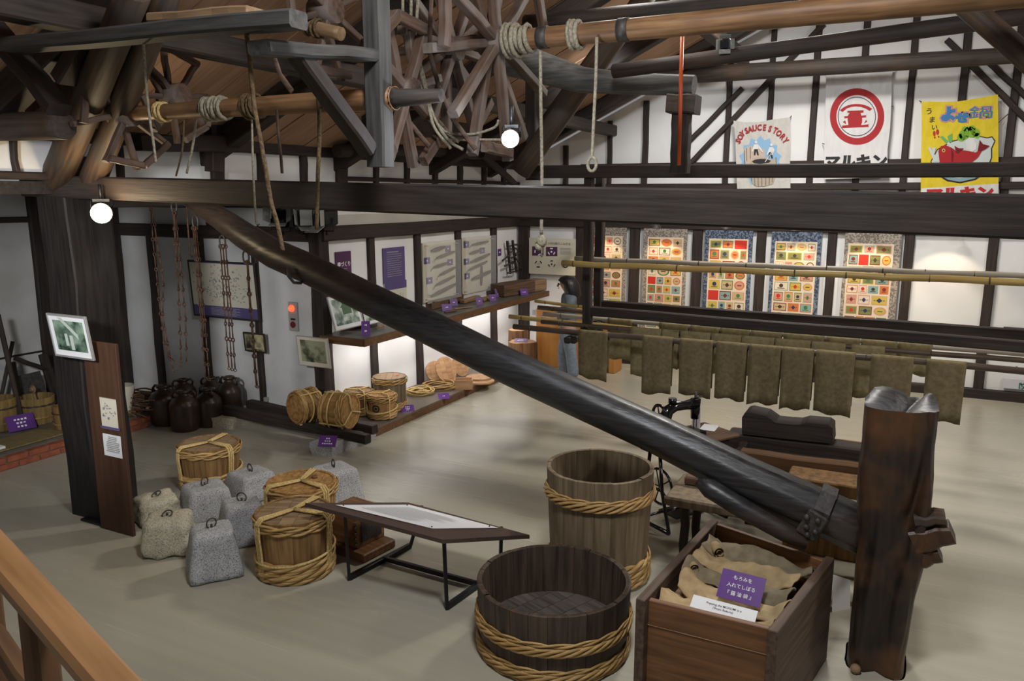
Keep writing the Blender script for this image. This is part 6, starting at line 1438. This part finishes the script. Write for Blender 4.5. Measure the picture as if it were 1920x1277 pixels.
# local axes: +Y is where the person faces, X is their right
bv = [(0, 0, .82, .12, .09), (0, .0, 1.0, .11, .085), (0, 0, 1.18, .13, .09), (0, -.01, 1.29, .10, .075), (0, .0, 1.34, .045), (0, .02, 1.40, .055), (0, .035, 1.47, .078, .088), (0, .03, 1.53, .062, .07)]
be = [(i, i+1) for i in range(7)]
def limb(pts, start):
    n0 = len(bv)
    for q in pts: bv.append(q)
    be.append((start, n0)); be.extend((n0+k, n0+k+1) for k in range(len(pts)-1))
for s_ in (-1, 1):
    limb([(s_*.09, 0, .76, .075), (s_*.095, .01+.04*s_, .44, .052), (s_*.095, -.02+.05*s_, .10, .034), (s_*.10, .10+.05*s_, .03, .03, .022)], 0)
    n0 = len(bv); bv.append((s_*.165, -.01, 1.27, .05)); be.append((3, n0)); fwd = .16 if s_ > 0 else .22
    bv += [(s_*.20, .02, 1.02, .036), (s_*.15, fwd, .97, .028), (s_*.12, fwd+.09, 1.0, .030, .018)]; be += [(n0, n0+1), (n0+1, n0+2), (n0+2, n0+3)]
    for k in range(5):      # fingers and thumb
        fx = s_*(.12-.022*(k-2)) if k < 4 else s_*.155; n1 = len(bv)
        if k < 4: bv += [(fx, fwd+.15, 1.0, .0085), (fx, fwd+.19-.006*abs(k-1), .985, .008)]
        else: bv += [(fx, fwd+.10, 1.01, .009), (fx-s_*.01, fwd+.14, 1.01, .008)]
        be += [(n0+3, n1), (n1, n1+1)]
bpy.context.view_layer.update()
skin('body', bv, be, M_skin)
skin('knit_top', [(0, 0, .83, .155, .115), (0, 0, 1.0, .145, .11), (0, 0, 1.18, .16, .11), (0, -.01, 1.29, .125, .09), (-.18, -.01, 1.265, .065), (-.215, .02, 1.03, .055), (-.16, .15, .985, .045), (.18, -.01, 1.265, .065), (.215, .02, 1.03, .055), (.16, .11, .985, .045)], [(0, 1), (1, 2), (2, 3), (3, 4), (4, 5), (5, 6), (3, 7), (7, 8), (8, 9)], M_top)
skin('jeans', [(0, 0, .88, .135, .105), (0, -.01, .80, .145, .115), (-.092, 0, .70, .098), (-.098, -.03, .44, .075), (-.098, -.07, .09, .072), (.092, 0, .70, .098), (.098, .05, .44, .075), (.098, .03, .09, .072)], [(0, 1), (1, 2), (2, 3), (3, 4), (1, 5), (5, 6), (6, 7)], M_jean)
m = MB(); n = 24; rings = []
for z, rx, ry, oy in ((1.27, .13, .10, -.035), (1.32, .145, .125, -.025), (1.40, .138, .13, -.012), (1.46, .128, .13, .0), (1.52, .108, .115, .012), (1.565, .070, .08, .018), (1.585, .02, .025, .02)):
    rings.append([(rx*math.cos(2*PI*k/n)*(1+.04*math.sin(7*k)), oy+ry*math.sin(2*PI*k/n)*(1 if math.sin(2*PI*k/n) < .2 or z > 1.5 else .55), z+(.02*math.sin(5*k) if z < 1.32 else 0)) for k in range(n)])
m.add([p for r_ in rings for p in r_]+[(0, .02, 1.59)], [(i*n+k, i*n+(k+1) % n, (i+1)*n+(k+1) % n, (i+1)*n+k) for i in range(6) for k in range(n)]+[(6*n+k, 6*n+(k+1) % n, 7*n) for k in range(n)], None, True); part('hair', m, M_hair, pe)
m = MB()
for s_ in (-1, 1): m.sphere((s_*.032, .118, 1.465), .011, 8, 6)
part('eyes', m, M_black, pe)
m = MB(); m.sphere((0, .128, 1.44), .014, 8, 6, sc=(.8, 1, 1.5)); m.sphere((0, .118, 1.405), .018, 8, 4, sc=(1.3, .5, .35)); part('nose_and_mouth', m, M_skin, pe)
for s_ in (-1, 1):
    m = MB(); m.sphere((s_*.1, .12+.05*s_, .045), .05, 12, 8, sc=(.9, 2.1, .8)); part('shoe', m, M_blacksteel, pe)

# ================================================================== SEWING MACHINE, WORK TABLES
c = P(1285, 820, Z=.74); c = Vector((c.x, c.y, 0))
sm = thing('sewing_machine', 'old black treadle sewing machine behind the lever', 'sewing machine', Tm(c) @ Rz(math.radians(58)))
m = MB(); m.box((0, 0, .74), (.86, .42, .035), None, .01); part('table_top', m, M_blockw, sm)
m = MB(); m.box((0, 0, .685), (.70, .34, .07), None, .006); part('apron', m, M_dark, sm)
for sx in (-.33, .33):
    m = MB()
    for sy in (-1, 1): m.tube([(sx, sy*.06, .66), (sx, sy*.10, .35), (sx, sy*.20, .03)], .016, 6)
    m.tube([(sx, -.2, .03), (sx, .2, .03)], .018, 6); m.tube([(sx, -.1, .36), (sx, .1, .36)], .012, 6)
    part('iron_leg', m, M_blackgloss, sm)
m = MB(); m.tube([(-.33, .05, .10), (.33, .05, .10)], .012, 6); m.box((0, 0, .09), (.34, .22, .015)); part('treadle', m, M_blackgloss, sm)
m = MB(); R_ = .15; m.tube([(-.27, R_*math.cos(a), .36+R_*math.sin(a)) for a in [2*PI*k/24 for k in range(24)]], .012, 6, closed=True)
for k in range(5): a = 2*PI*k/5; m.tube([(-.27, 0, .36), (-.27, R_*math.cos(a), .36+R_*math.sin(a))], .006, 5)
part('drive_wheel', m, M_blackgloss, sm)
m = MB(); m.box((-.05, 0, .775), (.42, .18, .035), None, .008); bd_ = part('machine_bed', m, M_blackgloss, sm)
m = MB(); m.tube([(-.24, 0, .78), (-.24, 0, .90), (-.21, 0, 1.0), (-.13, 0, 1.03), (-.02, 0, 1.02), (.10, 0, 1.02)], [.06, .045, .05, .045, .038, .05], 14); m.tube([(.10, 0, 1.06), (.10, 0, .89)], [.045, .035], 12); part('machine_arm', m, M_blackgloss, sm)
m = MB(); m.tube([(-.30, .075*math.cos(a), .985+.075*math.sin(a)) for a in [2*PI*k/20 for k in range(20)]], .013, 7, closed=True)
for k in range(5): a = 2*PI*k/5; m.tube([(-.30, 0, .985), (-.30, .075*math.cos(a), .985+.075*math.sin(a))], .006, 5)
part('hand_wheel', m, M_blackgloss, sm)
m = MB(); m.tube([(.10, 0, 1.05), (.10, 0, 1.12)], .012, 8); m.tube([(.09, 0, .9), (.09, 0, .80)], .005, 6); m.tube([(.12, 0, .9), (.12, 0, .81)], .004, 6); m.tube([(.07, -.03, 1.085), (.15, -.03, 1.08)], .007, 6); part('needle_bar', m, M_iron, sm)
m = MB(); m.tube([(-.16, 0, 1.06), (-.16, 0, 1.10)], .035, 12); part('bobbin_winder', m, M_blackgloss, sm)
q = P(1305, 805, Z=.76); card('white caption card standing on the sewing machine table', Vector((q.x, q.y, .762)), .07, .24, math.radians(20), math.radians(12), None, mat=M_paper, ink=M_red, marks=[(.5, .8, .6, .02), (.5, .74, .6, .02), (.5, .86, .5, .02), (.5, .68, .6, .02)], name='caption_card', group=None)
q = P(1330, 802, Z=.76); m = MB(); m.box((q.x, q.y, .762), (.13, .19, .003), None); solo('paper_sheet', m, M_paper, 'sheet of paper lying on the sewing machine table', 'paper')
# press bed with carved block
YBk = 7.0
bk = thing('press_bed', 'long dark timber bench holding a carved wooden block', 'bench', (P(1480, 860, Y=YBk).x, YBk, 0))
A_, B_ = P(1368, 820, Y=YBk), P(1680, 858, Y=YBk)
timber('top_beam', None, A_, B_, .22, pm(26, A_), M_dark, bk); 
A2, B2 = P(1368, 845, Y=YBk-.12), P(1680, 885, Y=YBk-.12); timber('side_rail', None, A2, B2, .08, pm(20, A2), M_dark, bk)
A3, B3 = P(1390, 857, Y=6.55), P(1690, 897, Y=6.55); timber('front_rail', None, A3, B3, .12, pm(30, A3), M_shelf, bk)
m = MB(); q0, q1 = A_+Vector((0, .15, .02)), B_+Vector((0, .15, .02)); timber('back_rail', None, q0, q1, .05, .06, M_boxw, bk)
for q, yy in ((A_, YBk), (B_, YBk), (A3, 6.55), (B3, 6.55)): timber('leg', None, (q.x+.1*(1 if q in (A_, A3) else -1), yy, 0), (q.x+.1*(1 if q in (A_, A3) else -1), yy, q.z-.05), .08, .08, M_dark, bk)
for q in (A_, B_): timber('cross_tie', None, (q.x+.15*(1 if q is A_ else -1), 6.5, A3.z), (q.x+.15*(1 if q is A_ else -1), YBk, A3.z), .07, .07, M_dark, bk)
prof_ = [(1391, 814), (1391, 783), (1396, 775), (1404, 773), (1436, 780), (1446, 787), (1454, 793), (1480, 796), (1499, 797), (1513, 793), (1553, 797), (1561, 803), (1562, 832)]
m = MB(); f_ = [P(*q, Y=YBk-.12) for q in prof_]; b_ = [p+Vector((0, .26, 0)) for p in f_]; n = len(f_)
m.add(f_+b_, [tuple(reversed(range(n))), tuple(range(n, 2*n))]+[(i, (i+1) % n, n+(i+1) % n, n+i) for i in range(n)])
solo('carved_block', m, M_dark, 'dark carved wooden block with two raised ends on the bench', 'block')
# slab table under the lever
ZS_ = .56; q = [P(1247, 928, Z=ZS_), P(1700, 1010, Z=ZS_), P(1700, 935, Z=ZS_), P(1285, 893, Z=ZS_)]
tb = thing('slab_table', 'thick rough plank table beneath the lever', 'table', ((q[0]+q[1])/2)*1.0-Vector((0, 0, ZS_)))
xa, xb, ya_, yb2 = q[0].x, .12, 5.42, 6.0
for k in range(2):
    m = MB(); m.box(((xa+xb)/2, ya_+.145+.29*k, ZS_-.035), (xb-xa, .284, .07), None, .014); part('plank', m, M_tall, tb, world=True)
for xx in (xa+.14, xb-.14):
    for yy in (ya_+.1, yb2-.1): timber('leg', None, (xx, yy, 0), (xx, yy, ZS_-.07), .06, .06, M_dark, tb)
    timber('stretcher', None, (xx, ya_+.1, .06), (xx, yb2-.1, .06), .05, .05, M_dark, tb)
q = P(1300, 908, Z=ZS_); m = MB(); m.box((q.x+.06, q.y, ZS_+.035), (.24, .10, .07), None, .012); solo('small_block', m, M_blockw, 'small brown block lying on the rough plank table', 'block')
q = P(1555, 915, Y=6.2); m = MB(); m.box((q.x+.0, 6.3, .30), (.62, .3, .60), None, .01); solo('wooden_crate', m, M_kegdark, 'brown wooden crate between the lever and the bench', 'crate')
q = P(1575, 1100, Z=.2); b0, b1 = P(1560, 1148, Z=0), P(1594, 1142, Z=0); fr_ = [P(1562, 1078, Y=b0.y), P(1594, 1088, Y=b1.y), b1, b0]; m = MB(); m.add(fr_+[p+Vector((0, .006, 0)) for p in fr_], [(3, 2, 1, 0), (4, 5, 6, 7), (0, 1, 5, 4), (1, 2, 6, 5), (2, 3, 7, 6), (3, 0, 4, 7)])
solo('caption_sheet', m, M_paper, 'white caption sheet half hidden between box and post', 'paper')

# ================================================================== LAMPS
def floodlight(label, c, r, glow, tgt, e, col, body=True):
    d = (Vector(tgt)-c).normalized(); M = axisM(c, c+d); t = thing('floodlight', label, 'lamp', M, 'hall floodlights')
    m = MB(); m.sphere((0.02, 0, 0), r, 18, 12, sc=(1, 1, 1)); part('bulb', m, glow, t)
    m = MB(); m.lathe([(r*1.05, 0), (r*.9, -.05), (r*.5, -.12), (r*.45, -.2), (.001, -.2)], 18, Ry(PI/2)); part('housing', m, M_blacksteel, t)
    m = MB(); m.box((-.1, 0, r*1.3), (.04, r*1.6, .02)); m.tube([(-.1, -r, 0), (-.1, -r, r*1.3)], .008, 6); m.tube([(-.1, r, 0), (-.1, r, r*1.3)], .008, 6); m.tube([(-.1, 0, r*1.3), (-.1, 0, r*1.3+.12)], .012, 8); part('yoke', m, M_blacksteel, t)
    l = bpy.data.lights.new('floodlight_light', 'POINT'); l.energy = e; l.color = col; l.shadow_soft_size = r
    o = bpy.data.objects.new('floodlight_light', l); COL.objects.link(o); o.location = c+d*(r*2.4)
c = P(957, 260, Y=4.35); floodlight('bright cool floodlight glaring in the centre of the frame', c, pm(16, c), M_lampglow, (-.4, 0, 2.4), 12, (.85, .92, 1))
c = P(190, 400, Y=3.95); floodlight('bright warm bulb beside the left column', c, pm(18, c), M_warmglow, (-.6, 0, 2.5), 8, (1, .74, .42))
def spothead(label, x, y, Y, yaw, pitch, s=1.0, face=False, base_z=None):
    c = P(x, y, Y=Y); t = thing('stage_spotlight', label, 'lamp', Tm(c) @ Rz(yaw) @ Rx(pitch) @ Matrix.Diagonal((s, s, s, 1)), 'barn door spotlights')
    m = MB(); m.box((0, 0, 0), (.15, .20, .16), None, .02)
    for k in range(5): m.box((-.05+.025*k, .04, .085), (.012, .10, .012))
    part('housing', m, M_blacksteel, t)
    m = MB(); m.tube([(0, -.10, 0), (0, -.12, 0)], .06, 16); part('lens', m, M_blackgloss, t)
    for M_ in (Tm((0, -.11, .08)) @ Rx(-.5), Tm((0, -.11, -.08)) @ Rx(.5)): m = MB(); m.box((0, -.06, 0), (.17, .12, .004), M_); part('barn_door', m, M_plastic, t)
    for s_ in (-1, 1): m = MB(); m.box((0, -.06, 0), (.004, .12, .15), Tm((s_*.08, -.11, 0)) @ Rz(s_*.5)); part('barn_door', m, M_plastic, t)
    m = MB(); m.tube([(-.09, 0, 0), (-.09, .0, -.13), (.09, 0, -.13), (.09, 0, 0)], .008, 6); m.tube([(0, 0, -.13), (0, 0, -.17)], .014, 8); part('yoke', m, M_blacksteel, t)
zb_ = 2.37
spothead('left of the three spotlights on the alcove beam', 525, 410, 7.05, .6, -.3, 1.1)
spothead('middle spotlight of the three on the alcove beam', 567, 413, 7.05, 1.0, -.2, 1.15)
spothead('right spotlight on the alcove beam, lens towards the camera', 612, 408, 7.1, -.1, .0, 1.15)
spothead('small spotlight clamped on a log before the gable wall', 1360, 82, 6.6, .2, .2, .5)

# ================================================================== STAIR HANDRAIL (lower left)
h0, h1 = P(-70, 968, d=2.45), P(270, 1352, d=1.78)
hr = thing('stair_railing', 'varnished wooden stair railing at the lower left corner', 'railing', Vector((h0.x, h0.y, 0)))
dz = Vector((0, 0, 1)); M = axisM(h0, h1); L_ = (h1-h0).length
m = MB(); m.box((L_/2, 0, 0), (L_, .098, .055), None, .014); put('handrail', m.mesh('handrail', [M_handrail]), hr, WM[hr.name].inverted() @ M)
for k, tt in enumerate((.10, .47, .86)):
    q = h0.lerp(h1, tt); timber('baluster', None, (q.x, q.y, q.z-.03), (q.x, q.y, 0.0), .07, .075, M_shelf, hr)
lo0, lo1 = h0-dz*.33, h1-dz*.33; timber('lower_rail', None, lo0, lo1, .05, .07, M_shelf, hr)
timber('lower_rail', None, h0-dz*.62, h1-dz*.62, .05, .20, M_shelf, hr)
